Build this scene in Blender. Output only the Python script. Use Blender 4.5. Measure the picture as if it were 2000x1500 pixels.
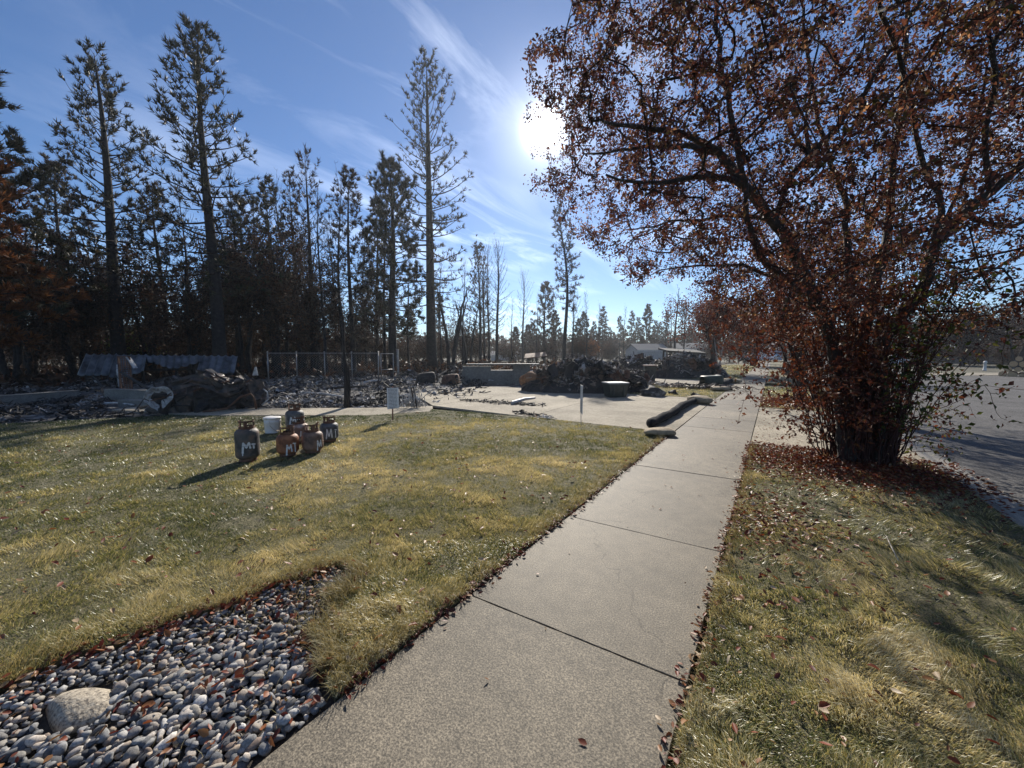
import bpy, math, random
import numpy as np
from mathutils import Vector, Matrix, Euler

for o in list(bpy.data.objects):
    bpy.data.objects.remove(o, do_unlink=True)
SC = bpy.context.scene
COL = SC.collection
R = math.radians

# ------------------------------------------------------------------ camera
F_PX = 751.0                      # focal length in pixels of the 2000 px wide photograph
EYE = 1.6
HAZE = 0.0004
CLOUD1, CLOUD2 = (9.9, 9.1, 0), (6.0, 1.0, 0)
PITCH = math.atan(60 / F_PX)
YAW = R(34.1)                     # the sidewalk runs along +Y, the camera looks 34 degrees left of it
cam_d = bpy.data.cameras.new('camera')
cam = bpy.data.objects.new('camera', cam_d)
COL.objects.link(cam)
cam.location = (0, 0, EYE)
cam.rotation_euler = (R(90) - PITCH, 0, YAW)
cam_d.sensor_width = 36.0
cam_d.lens = 36.0 * F_PX / 2000.0
cam_d.clip_start = 0.05
cam_d.clip_end = 3000
SC.camera = cam

# ------------------------------------------------------------------ sky and sun
SUN_EL, SUN_AZ = R(28.74), R(-29.4)           # azimuth clockwise from +Y
SUN = Vector((math.sin(SUN_AZ) * math.cos(SUN_EL), math.cos(SUN_AZ) * math.cos(SUN_EL), math.sin(SUN_EL)))
world = bpy.data.worlds.new('World')
SC.world = world
world.use_nodes = True
wt = world.node_tree
for n in list(wt.nodes):
    wt.nodes.remove(n)

def wn(kind, **kw):
    n = wt.nodes.new(kind)
    for k, v in kw.items():
        setattr(n, k, v)
    return n

def wmath(op, a, b=None, clamp=False):
    n = wn('ShaderNodeMath', operation=op, use_clamp=clamp)
    for i, v in enumerate((a, b)):
        if v is None:
            continue
        if isinstance(v, (int, float)):
            n.inputs[i].default_value = v
        else:
            wt.links.new(v, n.inputs[i])
    return n.outputs[0]

sky = wn('ShaderNodeTexSky', sky_type='NISHITA', sun_disc=False, sun_elevation=SUN_EL, sun_rotation=SUN_AZ,
         altitude=600.0, air_density=1.0, dust_density=0.1, ozone_density=5.5)
tc = wn('ShaderNodeTexCoord')
sep = wn('ShaderNodeSeparateXYZ')
wt.links.new(tc.outputs['Generated'], sep.inputs[0])
# cirrus on a high flat layer: direction projected on to a plane overhead
zc = wmath('MAXIMUM', wmath('ADD', sep.outputs[2], 0.06), 0.03)
cx, cy = wmath('DIVIDE', sep.outputs[0], zc), wmath('DIVIDE', sep.outputs[1], zc)
comb = wn('ShaderNodeCombineXYZ')
wt.links.new(cx, comb.inputs[0]); wt.links.new(cy, comb.inputs[1])
mp = wn('ShaderNodeMapping')
mp.inputs['Rotation'].default_value = (0, 0, R(38))
mp.inputs['Scale'].default_value = (1.5, 0.45, 1)
mp.inputs['Location'].default_value = CLOUD1
wt.links.new(comb.outputs[0], mp.inputs[0])
n1 = wn('ShaderNodeTexNoise')
n1.inputs['Scale'].default_value = 1.5; n1.inputs['Detail'].default_value = 9; n1.inputs['Roughness'].default_value = 0.6
n1.inputs['Distortion'].default_value = 1.1
wt.links.new(mp.outputs[0], n1.inputs['Vector'])
n2 = wn('ShaderNodeTexNoise')
n2.inputs['Scale'].default_value = 0.55; n2.inputs['Detail'].default_value = 2
mp2 = wn('ShaderNodeMapping')
mp2.inputs['Location'].default_value = CLOUD2
wt.links.new(comb.outputs[0], mp2.inputs[0])
wt.links.new(mp2.outputs[0], n2.inputs['Vector'])
streak = wn('ShaderNodeMapRange', clamp=True)
streak.inputs[1].default_value = 0.44; streak.inputs[2].default_value = 0.80
wt.links.new(n1.outputs[0], streak.inputs[0])
patch = wn('ShaderNodeMapRange', clamp=True)
patch.inputs[1].default_value = 0.37; patch.inputs[2].default_value = 0.60
wt.links.new(n2.outputs[0], patch.inputs[0])
cloud = wmath('MULTIPLY', wmath('MULTIPLY', streak.outputs[0], patch.outputs[0]), wmath('MULTIPLY', sep.outputs[2], 12.0, True))
# forward scattering of thin cloud round the sun, and the sun itself veiled by it
dot = wn('ShaderNodeVectorMath', operation='DOT_PRODUCT')
nrm = wn('ShaderNodeVectorMath', operation='NORMALIZE')
wt.links.new(tc.outputs['Generated'], nrm.inputs[0])
wt.links.new(nrm.outputs[0], dot.inputs[0])
dot.inputs[1].default_value = SUN
dp = wmath('MAXIMUM', dot.outputs['Value'], 0.0)
halo = wmath('POWER', dp, 18.0)
core = wmath('POWER', dp, 210.0)
disc = wmath('POWER', dp, 2600.0)
glow = wmath('ADD', wmath('ADD', wmath('MULTIPLY', halo, 0.5), wmath('MULTIPLY', core, 6.0)), wmath('MULTIPLY', disc, 110.0))
cl_l = wmath('MULTIPLY', cloud, wmath('ADD', wmath('MULTIPLY', halo, 9.0), 5.0))
addc = wn('ShaderNodeMix', data_type='RGBA', blend_type='ADD')
addc.inputs[0].default_value = 1.0
wb = wn('ShaderNodeMix', data_type='RGBA', blend_type='MULTIPLY')      # white balance of the clear sky
wb.inputs[0].default_value = 1.0
wb.inputs[7].default_value = (1.0, 1.06, 1.15, 1)
wt.links.new(sky.outputs[0], wb.inputs[6])
wt.links.new(wb.outputs[2], addc.inputs[6])
cb = wn('ShaderNodeCombineColor')
tot = wmath('ADD', cl_l, glow)
wt.links.new(tot, cb.inputs[0]); wt.links.new(tot, cb.inputs[1]); wt.links.new(wmath('MULTIPLY', tot, 0.98), cb.inputs[2])
wt.links.new(cb.outputs[0], addc.inputs[7])
bg = wn('ShaderNodeBackground')
bg.inputs[1].default_value = 0.066
wt.links.new(addc.outputs[2], bg.inputs[0])
wo = wn('ShaderNodeOutputWorld')
wt.links.new(bg.outputs[0], wo.inputs[0])
world.cycles.sampling_method = 'MANUAL'
world.cycles.sample_map_resolution = 1024

sun_d = bpy.data.lights.new('sun', 'SUN')
sun_d.energy = 5.0
sun_d.angle = R(0.53)
sun_d.color = (1.0, 0.93, 0.82)
sun_o = bpy.data.objects.new('sun', sun_d)
COL.objects.link(sun_o)
sun_o.location = (-30, 60, 40)
sun_o.rotation_euler = (-SUN).to_track_quat('-Z', 'Y').to_euler()

SC.view_settings.view_transform = 'Standard'
SC.view_settings.look = 'None'
SC.view_settings.exposure = 0.62
SC.view_settings.gamma = 1.0
SC.view_settings.use_curve_mapping = False
SC.cycles.use_denoising = True
SC.cycles.max_bounces = 6
SC.cycles.diffuse_bounces = 3
SC.cycles.glossy_bounces = 2
SC.cycles.transmission_bounces = 4
SC.cycles.volume_bounces = 0
SC.cycles.sample_clamp_indirect = 4.0

# ------------------------------------------------------------------ where things stand
def ray(px, py):
    x = (px - 1000) / F_PX
    y = -(py - 750) / F_PX
    cp, sp = math.cos(PITCH), math.sin(PITCH)
    d = (x, cp + y * sp, -sp + y * cp)
    c, s = math.cos(YAW), math.sin(YAW)
    return Vector((d[0] * c - d[1] * s, d[0] * s + d[1] * c, d[2]))

def G(px, py, z=0.0):
    """ground point read off the photograph"""
    d = ray(px, py)
    return Vector((0, 0, EYE)) + d * ((z - EYE) / d.z)

def P(px, py, depth):
    return Vector((0, 0, EYE)) + ray(px, py) * depth

def proj(V):
    """numpy (N,3) -> photograph pixels, depth"""
    V = np.asarray(V, float)
    c, s = math.cos(YAW), math.sin(YAW)
    x = V[:, 0] * c + V[:, 1] * s
    y = -V[:, 0] * s + V[:, 1] * c
    z = V[:, 2] - EYE
    cp, sp = math.cos(PITCH), math.sin(PITCH)
    d = y * cp - z * sp
    u = y * sp + z * cp
    dd = np.where(d > 0.05, d, 0.05)
    return 1000 + F_PX * x / dd, 750 - F_PX * u / dd, d

def depth_of(v):
    return float(proj(np.array([[v[0], v[1], v[2] if len(v) > 2 else 0]]))[2][0])

ORD = ('first second third fourth fifth sixth seventh eighth ninth tenth eleventh twelfth thirteenth fourteenth fifteenth sixteenth seventeenth eighteenth nineteenth twentieth').split()
# ------------------------------------------------------------------ tagging
def tag(o, label=None, cat=None, group=None, kind=None):
    if label: o['label'] = label
    if cat: o['category'] = cat
    if group: o['group'] = group
    if kind: o['kind'] = kind
    return o

def thing(name, label, cat, loc=(0, 0, 0), rotz=0.0, group=None, rot=None):
    o = bpy.data.objects.new(name, None)
    o.empty_display_size = 0.2
    COL.objects.link(o)
    o.location = loc
    o.rotation_euler = rot if rot else (0, 0, rotz)
    return tag(o, label, cat, group)

def link(name, me, parent=None, loc=(0, 0, 0), rot=(0, 0, 0), scale=(1, 1, 1)):
    o = bpy.data.objects.new(name, me)
    COL.objects.link(o)
    o.location = loc; o.rotation_euler = rot; o.scale = scale
    if parent: o.parent = parent
    return o

def dup(root, loc, rotz=0.0, scale=1.0, label=None, group=None, cat=None):
    r = root.copy(); COL.objects.link(r)
    r.location = loc; r.rotation_euler = (root.rotation_euler[0], root.rotation_euler[1], rotz)
    r.scale = (scale,) * 3 if isinstance(scale, (int, float)) else scale
    tag(r, label, cat, group)
    for ch in list(root.children):
        c = ch.copy(); COL.objects.link(c); c.parent = r
        for g in list(ch.children):
            d = g.copy(); COL.objects.link(d); d.parent = c
    return r

# ------------------------------------------------------------------ mesh building
def npmesh(name, V, F, mat, rnd=None, smooth=False):
    """V (N,3); F list of int arrays, each (M,k)"""
    me = bpy.data.meshes.new(name)
    V = np.ascontiguousarray(V, dtype=np.float32)
    F = [np.asarray(f, dtype=np.int32) for f in F if len(f)]
    me.vertices.add(len(V))
    me.vertices.foreach_set('co', V.ravel())
    loops = np.concatenate([f.ravel() for f in F])
    me.loops.add(len(loops))
    me.loops.foreach_set('vertex_index', loops)
    tot = np.concatenate([np.full(len(f), f.shape[1], dtype=np.int32) for f in F])
    start = np.concatenate([[0], np.cumsum(tot)[:-1]]).astype(np.int32)
    me.polygons.add(len(tot))
    me.polygons.foreach_set('loop_start', start)
    if rnd is not None:
        a = me.attributes.new('rnd', 'FLOAT', 'POINT')
        a.data.foreach_set('value', np.ascontiguousarray(rnd, dtype=np.float32))
    me.update(calc_edges=True)
    me.polygons.foreach_set('use_smooth', np.full(len(tot), smooth, dtype=bool))
    if mat is not None:
        me.materials.append(mat)
    return me

def frame(d):
    d = Vector(d).normalized()
    a = Vector((0, 0, 1)) if abs(d.z) < 0.9 else Vector((1, 0, 0))
    u = d.cross(a).normalized()
    return u, u.cross(d).normalized(), d

class MB:
    def __init__(self):
        self.V = []; self.F3 = []; self.F4 = []; self.FN = []; self.r = []; self.n = 0
    def add(self, V, F, rnd=0.0):
        b = self.n
        V = np.asarray(V, float).reshape(-1, 3)
        self.V.append(V); self.n += len(V)
        self.r.append(np.full(len(V), rnd))
        for f in F:
            f = [int(i) + b for i in f]
            (self.F3 if len(f) == 3 else self.F4 if len(f) == 4 else self.FN).append(f)
        return self
    def box(self, c, s, rot=None, top=1.0, rnd=0.0):
        x, y, z = s[0] / 2, s[1] / 2, s[2] / 2
        v = np.array([(-x, -y, -z), (x, -y, -z), (x, y, -z), (-x, y, -z),
                      (-x * top, -y * top, z), (x * top, -y * top, z), (x * top, y * top, z), (-x * top, y * top, z)])
        if rot is not None:
            m = np.array(Euler(rot).to_matrix())
            v = v @ m.T
        return self.add(v + np.array(c), [(0, 3, 2, 1), (4, 5, 6, 7), (0, 1, 5, 4), (1, 2, 6, 5), (2, 3, 7, 6), (3, 0, 4, 7)], rnd)
    def beam(self, a, b, w, h, rnd=0.0):
        a, b = Vector(a), Vector(b)
        u, v, d = frame(b - a)
        pts = []
        for p in (a, b):
            for su, sv in ((-1, -1), (1, -1), (1, 1), (-1, 1)):
                pts.append(p + u * su * w / 2 + v * sv * h / 2)
        return self.add([tuple(p) for p in pts], [(0, 3, 2, 1), (4, 5, 6, 7), (0, 1, 5, 4), (1, 2, 6, 5), (2, 3, 7, 6), (3, 0, 4, 7)], rnd)
    def tube(self, pts, rad, n=6, cap=True, rnd=0.0):
        pts = [Vector(p) for p in pts]
        if isinstance(rad, (int, float)):
            rad = [rad] * len(pts)
        V = []; F = []
        u = None
        for i, p in enumerate(pts):
            d = (pts[min(i + 1, len(pts) - 1)] - pts[max(i - 1, 0)])
            if d.length < 1e-7: d = Vector((0, 0, 1))
            d.normalize()
            if u is None:
                u = frame(d)[0]
            else:
                u = u - d * u.dot(d)
                if u.length < 1e-4: u = frame(d)[0]
                u.normalize()
            w = d.cross(u)
            for k in range(n):
                a = 2 * math.pi * k / n
                V.append(tuple(p + (u * math.cos(a) + w * math.sin(a)) * rad[i]))
        for i in range(len(pts) - 1):
            for k in range(n):
                a, b = i * n + k, i * n + (k + 1) % n
                F.append((a, b, b + n, a + n))
        if cap:
            F.append(tuple(reversed(range(n))))
            F.append(tuple(range((len(pts) - 1) * n, len(pts) * n)))
        return self.add(V, F, rnd)
    def lathe(self, prof, n=24, c=(0, 0, 0), rnd=0.0, squash=1.0, close=True):
        V = []; F = []
        for (r, z) in prof:
            for k in range(n):
                a = 2 * math.pi * k / n
                V.append((c[0] + r * math.cos(a), c[1] + r * math.sin(a) * squash, c[2] + z))
        for i in range(len(prof) - 1):
            for k in range(n):
                a, b = i * n + k, i * n + (k + 1) % n
                F.append((a, b, b + n, a + n))
        if close:
            F.append(tuple(reversed(range(n))))
            F.append(tuple(range((len(prof) - 1) * n, len(prof) * n)))
        return self.add(V, F, rnd)
    def grid(self, pts, rnd=0.0, thick=0.0):
        """pts array (rows, cols, 3)"""
        pts = np.asarray(pts, float)
        r, c = pts.shape[:2]
        F = [(i * c + j, i * c + j + 1, (i + 1) * c + j + 1, (i + 1) * c + j) for i in range(r - 1) for j in range(c - 1)]
        if thick <= 0:
            return self.add(pts.reshape(-1, 3), F, rnd)
        du = np.gradient(pts, axis=0); dv = np.gradient(pts, axis=1)
        nn = np.cross(du, dv); nn /= np.maximum(np.linalg.norm(nn, axis=2, keepdims=True), 1e-9)
        V = np.concatenate([(pts + nn * thick / 2).reshape(-1, 3), (pts - nn * thick / 2).reshape(-1, 3)])
        m = r * c
        F2 = [tuple(f) for f in F] + [tuple(m + i for i in reversed(f)) for f in F]
        edge = [j for j in range(c)] + [i * c + c - 1 for i in range(1, r)] + [(r - 1) * c + j for j in range(c - 2, -1, -1)] + [i * c for i in range(r - 2, 0, -1)]
        for a, b in zip(edge, edge[1:] + edge[:1]):
            F2.append((b, a, a + m, b + m))
        return self.add(V, F2, rnd)
    def prism(self, poly, z0, z1, rnd=0.0):
        n = len(poly)
        area = sum(poly[i][0] * poly[(i + 1) % n][1] - poly[(i + 1) % n][0] * poly[i][1] for i in range(n))
        if area < 0: poly = list(reversed(poly))
        V = [(p[0], p[1], z0) for p in poly] + [(p[0], p[1], z1) for p in poly]
        F = [tuple(reversed(range(n))), tuple(range(n, 2 * n))] + [(i, (i + 1) % n, (i + 1) % n + n, i + n) for i in range(n)]
        return self.add(V, F, rnd)
    def mesh(self, name, mat, smooth=False):
        V = np.concatenate(self.V); rn = np.concatenate(self.r)
        F = []
        if self.F3: F.append(np.array(self.F3))
        if self.F4: F.append(np.array(self.F4))
        by = {}
        for f in self.FN: by.setdefault(len(f), []).append(f)
        F += [np.array(v) for v in by.values()]
        return npmesh(name, V, F, mat, rn, smooth)
    def build(self, name, mat, parent=None, smooth=False, kind=None, loc=(0, 0, 0), label=None):
        o = link(name, self.mesh(name, mat, smooth), parent, loc)
        return tag(o, label=label, kind=kind)

def jitter_mesh(me, amt, freq, seed):
    """push vertices about with smooth 3-D noise"""
    from mathutils import noise
    off = Vector((seed * 3.1, seed * 7.7, seed * 1.3))
    for v in me.vertices:
        q = v.co * freq + off
        v.co = v.co + noise.noise_vector(q) * amt
    me.update()

def ico(sub):
    import bmesh
    bm = bmesh.new()
    bmesh.ops.create_icosphere(bm, subdivisions=sub, radius=1.0)
    V = np.array([v.co[:] for v in bm.verts]); F = np.array([[v.index for v in f.verts] for f in bm.faces])
    bm.free()
    return V, F

_VT = {}
def vnoise(x, y, freq, seed):
    """2-D value noise, 0..1, numpy"""
    if seed not in _VT: _VT[seed] = np.random.default_rng(seed).random((256, 256))
    T = _VT[seed]
    x = x * freq + 1000.5; y = y * freq + 1000.5
    xi, yi = np.floor(x).astype(int), np.floor(y).astype(int)
    fx, fy = x - xi, y - yi
    fx = fx * fx * (3 - 2 * fx); fy = fy * fy * (3 - 2 * fy)
    g = lambda a, b: T[a % 256, b % 256]
    return (g(xi, yi) * (1 - fx) * (1 - fy) + g(xi + 1, yi) * fx * (1 - fy) + g(xi, yi + 1) * (1 - fx) * fy + g(xi + 1, yi + 1) * fx * fy)

def inside(x, y, poly):
    c = np.zeros(len(x), bool)
    n = len(poly)
    for i in range(n):
        x1, y1 = poly[i][0], poly[i][1]; x2, y2 = poly[(i + 1) % n][0], poly[(i + 1) % n][1]
        t = ((y1 > y) != (y2 > y)) & (x < (x2 - x1) * (y - y1) / (y2 - y1 + 1e-12) + x1)
        c ^= t
    return c

# ------------------------------------------------------------------ materials
MATS = {}
def nodes_of(name):
    m = bpy.data.materials.new(name); m.use_nodes = True
    nt = m.node_tree
    b = nt.nodes['Principled BSDF']
    return m, nt, b

def ramp(nt, stops, fac):
    r = nt.nodes.new('ShaderNodeValToRGB')
    el = r.color_ramp.elements
    el[0].position, el[0].color = stops[0][0], (*stops[0][1], 1)
    el[1].position, el[1].color = stops[-1][0], (*stops[-1][1], 1)
    for p, c in stops[1:-1]:
        e = el.new(p); e.color = (*c, 1)
    nt.links.new(fac, r.inputs[0])
    return r.outputs[0]

def noise(nt, scale, detail=4, rough=0.55, vec=None, dist=0.0):
    n = nt.nodes.new('ShaderNodeTexNoise')
    n.inputs['Scale'].default_value = scale; n.inputs['Detail'].default_value = detail
    n.inputs['Roughness'].default_value = rough; n.inputs['Distortion'].default_value = dist
    if vec is not None: nt.links.new(vec, n.inputs['Vector'])
    return n.outputs[0]

def coords(nt, world_space=False):
    if world_space:
        return nt.nodes.new('ShaderNodeNewGeometry').outputs['Position']
    return nt.nodes.new('ShaderNodeTexCoord').outputs['Object']

def mix(nt, fac, a, b, mode='MIX'):
    n = nt.nodes.new('ShaderNodeMix'); n.data_type = 'RGBA'; n.blend_type = mode
    for i, v in ((0, fac), (6, a), (7, b)):
        if isinstance(v, (int, float)): n.inputs[i].default_value = v
        elif isinstance(v, tuple): n.inputs[i].default_value = (*v, 1)
        else: nt.links.new(v, n.inputs[i])
    return n.outputs[2]

def fmath(nt, op, a, b=0.0, clamp=False):
    n = nt.nodes.new('ShaderNodeMath'); n.operation = op; n.use_clamp = clamp
    for i, v in enumerate((a, b)):
        if isinstance(v, (int, float)): n.inputs[i].default_value = v
        else: nt.links.new(v, n.inputs[i])
    return n.outputs[0]

def bump(nt, b, h, strength=0.3, dist=0.02):
    n = nt.nodes.new('ShaderNodeBump')
    n.inputs['Strength'].default_value = strength; n.inputs['Distance'].default_value = dist
    nt.links.new(h, n.inputs['Height']); nt.links.new(n.outputs[0], b.inputs['Normal'])

def attr(nt, name='rnd'):
    a = nt.nodes.new('ShaderNodeAttribute'); a.attribute_name = name
    return a.outputs['Fac']

def M(name, stops, scale=5.0, detail=5, rough=0.8, metal=0.0, bumps=0.0, bscale=None, world_space=False, spec=0.5, use_rnd=0.0, dist=0.0, bdist=0.02):
    """noise driven colour ramp with bump; stops a colour or a list of (pos, colour)"""
    if name in MATS: return MATS[name]
    m, nt, b = nodes_of(name)
    vec = coords(nt, world_space)
    f = noise(nt, scale, detail, vec=vec, dist=dist)
    if use_rnd:
        f = fmath(nt, 'ADD', fmath(nt, 'MULTIPLY', f, 1 - use_rnd), fmath(nt, 'MULTIPLY', attr(nt), use_rnd))
    if not isinstance(stops, list):
        c = stops
        stops = [(0.3, tuple(v * 0.75 for v in c)), (0.7, tuple(min(1, v * 1.2) for v in c))]
    nt.links.new(ramp(nt, stops, f), b.inputs['Base Color'])
    b.inputs['Roughness'].default_value = rough
    b.inputs['Metallic'].default_value = metal
    b.inputs['Specular IOR Level'].default_value = spec
    if bumps:
        bump(nt, b, noise(nt, bscale or scale * 4, 6, vec=vec), bumps, bdist)
    MATS[name] = m
    return m

def leafmat(name, stops, translucent=0.4, rough=0.6, patch=None, spec=0.3):
    """leaf colour from the per-leaf random number; some light passes through"""
    if name in MATS: return MATS[name]
    m, nt, b = nodes_of(name)
    f = attr(nt)
    if patch:
        f = fmath(nt, 'ADD', fmath(nt, 'MULTIPLY', f, 1 - patch[1]), fmath(nt, 'MULTIPLY', noise(nt, patch[0], 3, vec=coords(nt, True)), patch[1]))
    c = ramp(nt, stops, f)
    nt.links.new(c, b.inputs['Base Color'])
    b.inputs['Roughness'].default_value = rough
    b.inputs['Specular IOR Level'].default_value = spec
    t = nt.nodes.new('ShaderNodeBsdfTranslucent')
    nt.links.new(mix(nt, 1.0, c, (1.0, 0.85, 0.6), 'MULTIPLY'), t.inputs[0])
    s = nt.nodes.new('ShaderNodeMixShader'); s.inputs[0].default_value = translucent
    out = nt.nodes['Material Output']
    nt.links.new(b.outputs[0], s.inputs[1]); nt.links.new(t.outputs[0], s.inputs[2]); nt.links.new(s.outputs[0], out.inputs[0])
    MATS[name] = m
    return m

# ================================================================== materials in use
def concrete(name, base, stain=0.25, fine=220.0, specks=0.35, rough=0.7, spec=0.4):
    m, nt, b = nodes_of(name)
    v = coords(nt, True)
    big = noise(nt, 0.8, 6, 0.6, vec=v)
    mid = noise(nt, 9.0, 6, 0.65, vec=v)
    fin = noise(nt, fine, 3, 0.7, vec=v)
    c = ramp(nt, [(0.32, tuple(x * (1 - stain) for x in base)), (0.68, tuple(x * (1 + stain * 0.6) for x in base))], fmath(nt, 'ADD', fmath(nt, 'MULTIPLY', big, 0.55), fmath(nt, 'MULTIPLY', mid, 0.45)))
    sp = ramp(nt, [(0.34, (1 - specks,) * 3), (0.5, (1, 1, 1)), (0.66, (1 + specks * 1.6,) * 3)], fin)
    spot = ramp(nt, [(0.66, (1, 1, 1)), (0.72, (0.72, 0.70, 0.68))], noise(nt, 3.1, 4, 0.7, vec=v, dist=0.6))
    oi_ = nt.nodes.new('ShaderNodeObjectInfo')
    tone = ramp(nt, [(0.0, (0.84, 0.84, 0.85)), (1.0, (1.12, 1.11, 1.09))], oi_.outputs['Random'])
    crk = nt.nodes.new('ShaderNodeTexVoronoi'); crk.feature = 'DISTANCE_TO_EDGE'; crk.inputs['Scale'].default_value = 0.33
    wv_ = nt.nodes.new('ShaderNodeVectorMath'); wv_.operation = 'ADD'
    nz = nt.nodes.new('ShaderNodeTexNoise'); nz.inputs['Scale'].default_value = 2.2; nz.inputs['Detail'].default_value = 6
    nt.links.new(v, nz.inputs['Vector']); nt.links.new(v, wv_.inputs[0]); nt.links.new(nz.outputs['Color'], wv_.inputs[1])
    nt.links.new(wv_.outputs[0], crk.inputs['Vector'])
    crack = ramp(nt, [(0.0, (0.45, 0.43, 0.40)), (0.0028, (1, 1, 1))], crk.outputs['Distance'])
    cc = mix(nt, 1.0, mix(nt, 1.0, c, sp, 'MULTIPLY'), spot, 'MULTIPLY')
    nt.links.new(mix(nt, 1.0, mix(nt, 1.0, cc, tone, 'MULTIPLY'), crack, 'MULTIPLY'), b.inputs['Base Color'])
    b.inputs['Roughness'].default_value = rough
    b.inputs['Specular IOR Level'].default_value = spec
    bump(nt, b, fin, 0.6, 0.004)
    MATS[name] = m
    return m

m_walk = concrete('sidewalk_concrete', (0.142, 0.119, 0.085), 0.5, 110, 0.72)
m_drive = concrete('driveway_concrete', (0.32, 0.285, 0.225), 0.5, 60, 0.5, 0.9, 0.15)
m_kerb = concrete('kerb_concrete', (0.25, 0.23, 0.20), 0.35, 110, 0.4)
m_asph = concrete('asphalt', (0.135, 0.130, 0.125), 0.35, 60, 0.6, 0.92, 0.15)
m_found = concrete('foundation_concrete', (0.17, 0.165, 0.15), 0.55, 60, 0.3)
m_soil = M('lawn_soil', [(0.3, (0.050, 0.046, 0.022)), (0.5, (0.115, 0.100, 0.048)), (0.7, (0.20, 0.175, 0.090))], 14, 8, 0.95, bumps=1.0, bscale=60, world_space=True)
m_ground = M('dry_ground', [(0.3, (0.035, 0.032, 0.026)), (0.5, (0.075, 0.068, 0.045)), (0.62, (0.11, 0.10, 0.055)), (0.75, (0.07, 0.078, 0.036))], 0.5, 8, 0.95, bumps=0.6, bscale=12, world_space=True, bdist=0.08)
m_ashg = M('ash_ground', [(0.3, (0.025, 0.024, 0.023)), (0.5, (0.09, 0.085, 0.08)), (0.62, (0.22, 0.21, 0.20)), (0.75, (0.40, 0.39, 0.38))], 2.6, 9, 0.95, bumps=0.9, bscale=14, world_space=True, bdist=0.06)
m_bedsoil = M('bed_soil', (0.05, 0.042, 0.035), 20, 5, 0.95, bumps=0.5)
m_grass = leafmat('grass_blades', [(0.0, (0.040, 0.068, 0.018)), (0.22, (0.115, 0.150, 0.046)), (0.42, (0.26, 0.265, 0.110)), (0.7, (0.52, 0.475, 0.255)), (1.0, (0.72, 0.66, 0.44))], 0.45, 0.35, spec=0.5)
m_straw = leafmat('straw_grass', [(0.0, (0.10, 0.115, 0.04)), (0.5, (0.25, 0.22, 0.10)), (1.0, (0.46, 0.40, 0.24))], 0.4, 0.5)
m_litter = leafmat('fallen_leaf', [(0.0, (0.035, 0.018, 0.014)), (0.3, (0.13, 0.028, 0.018)), (0.55, (0.21, 0.055, 0.022)), (0.75, (0.27, 0.13, 0.05)), (0.9, (0.36, 0.25, 0.14)), (1.0, (0.55, 0.46, 0.34))], 0.25, 0.5)
m_treeleaf = leafmat('autumn_leaf', [(0.0, (0.045, 0.026, 0.023)), (0.35, (0.085, 0.038, 0.033)), (0.6, (0.15, 0.054, 0.042)), (0.78, (0.115, 0.072, 0.04)), (0.88, (0.078, 0.075, 0.03)), (0.93, (0.20, 0.095, 0.055)), (1.0, (0.44, 0.25, 0.15))], 0.48, 0.55)  # palest stop puts backlight into the leaf colour
m_redleaf = leafmat('red_leaf', [(0.0, (0.05, 0.020, 0.016)), (0.5, (0.125, 0.036, 0.024)), (0.8, (0.19, 0.065, 0.028)), (1.0, (0.085, 0.06, 0.028))], 0.36, 0.55)
m_greenleaf = leafmat('green_leaf', [(0.0, (0.035, 0.055, 0.016)), (0.6, (0.07, 0.095, 0.02)), (1.0, (0.17, 0.16, 0.04))], 0.4, 0.5)
m_brownleaf = leafmat('scorched_leaf', [(0.0, (0.018, 0.014, 0.012)), (0.6, (0.045, 0.028, 0.020)), (0.9, (0.085, 0.042, 0.024)), (1.0, (0.13, 0.055, 0.025))], 0.3, 0.6)
m_needle = leafmat('pine_needle', [(0.0, (0.018, 0.024, 0.015)), (0.6, (0.035, 0.042, 0.022)), (0.85, (0.065, 0.050, 0.022)), (1.0, (0.11, 0.062, 0.025))], 0.25, 0.5)
m_needleb = leafmat('scorched_needle', [(0.0, (0.020, 0.017, 0.015)), (0.7, (0.045, 0.032, 0.022)), (1.0, (0.085, 0.048, 0.025))], 0.25, 0.6)
m_orangen = leafmat('rust_needle', [(0.0, (0.06, 0.026, 0.013)), (0.5, (0.15, 0.058, 0.022)), (1.0, (0.28, 0.12, 0.04))], 0.35, 0.6)
m_bark = M('bark', [(0.3, (0.020, 0.017, 0.015)), (0.55, (0.052, 0.043, 0.036)), (0.75, (0.10, 0.085, 0.072))], 9, 8, 0.9, bumps=0.9, bscale=22, bdist=0.03)
m_char = M('charred_bark', [(0.3, (0.009, 0.008, 0.008)), (0.6, (0.024, 0.021, 0.020)), (0.8, (0.055, 0.045, 0.039))], 6, 8, 0.9, bumps=0.9, bscale=18, bdist=0.03)
m_twig = M('twig', (0.040, 0.031, 0.027), 12, 3, 0.95, spec=0.1)
m_redtwig = M('red_twig', (0.060, 0.032, 0.027), 12, 3, 0.95, spec=0.1)
m_burnt = M('burnt_wood', [(0.25, (0.008, 0.008, 0.008)), (0.6, (0.028, 0.026, 0.025)), (0.85, (0.11, 0.10, 0.095))], 11, 8, 0.8, bumps=0.8, bscale=35)
m_rubble = M('ash_rubble', [(0.12, (0.010, 0.010, 0.010)), (0.45, (0.030, 0.028, 0.026)), (0.57, (0.075, 0.058, 0.048)), (0.68, (0.14, 0.13, 0.125)), (0.86, (0.44, 0.43, 0.42))], 6, 6, 0.75, bumps=0.6, bscale=40, use_rnd=0.72)
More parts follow.
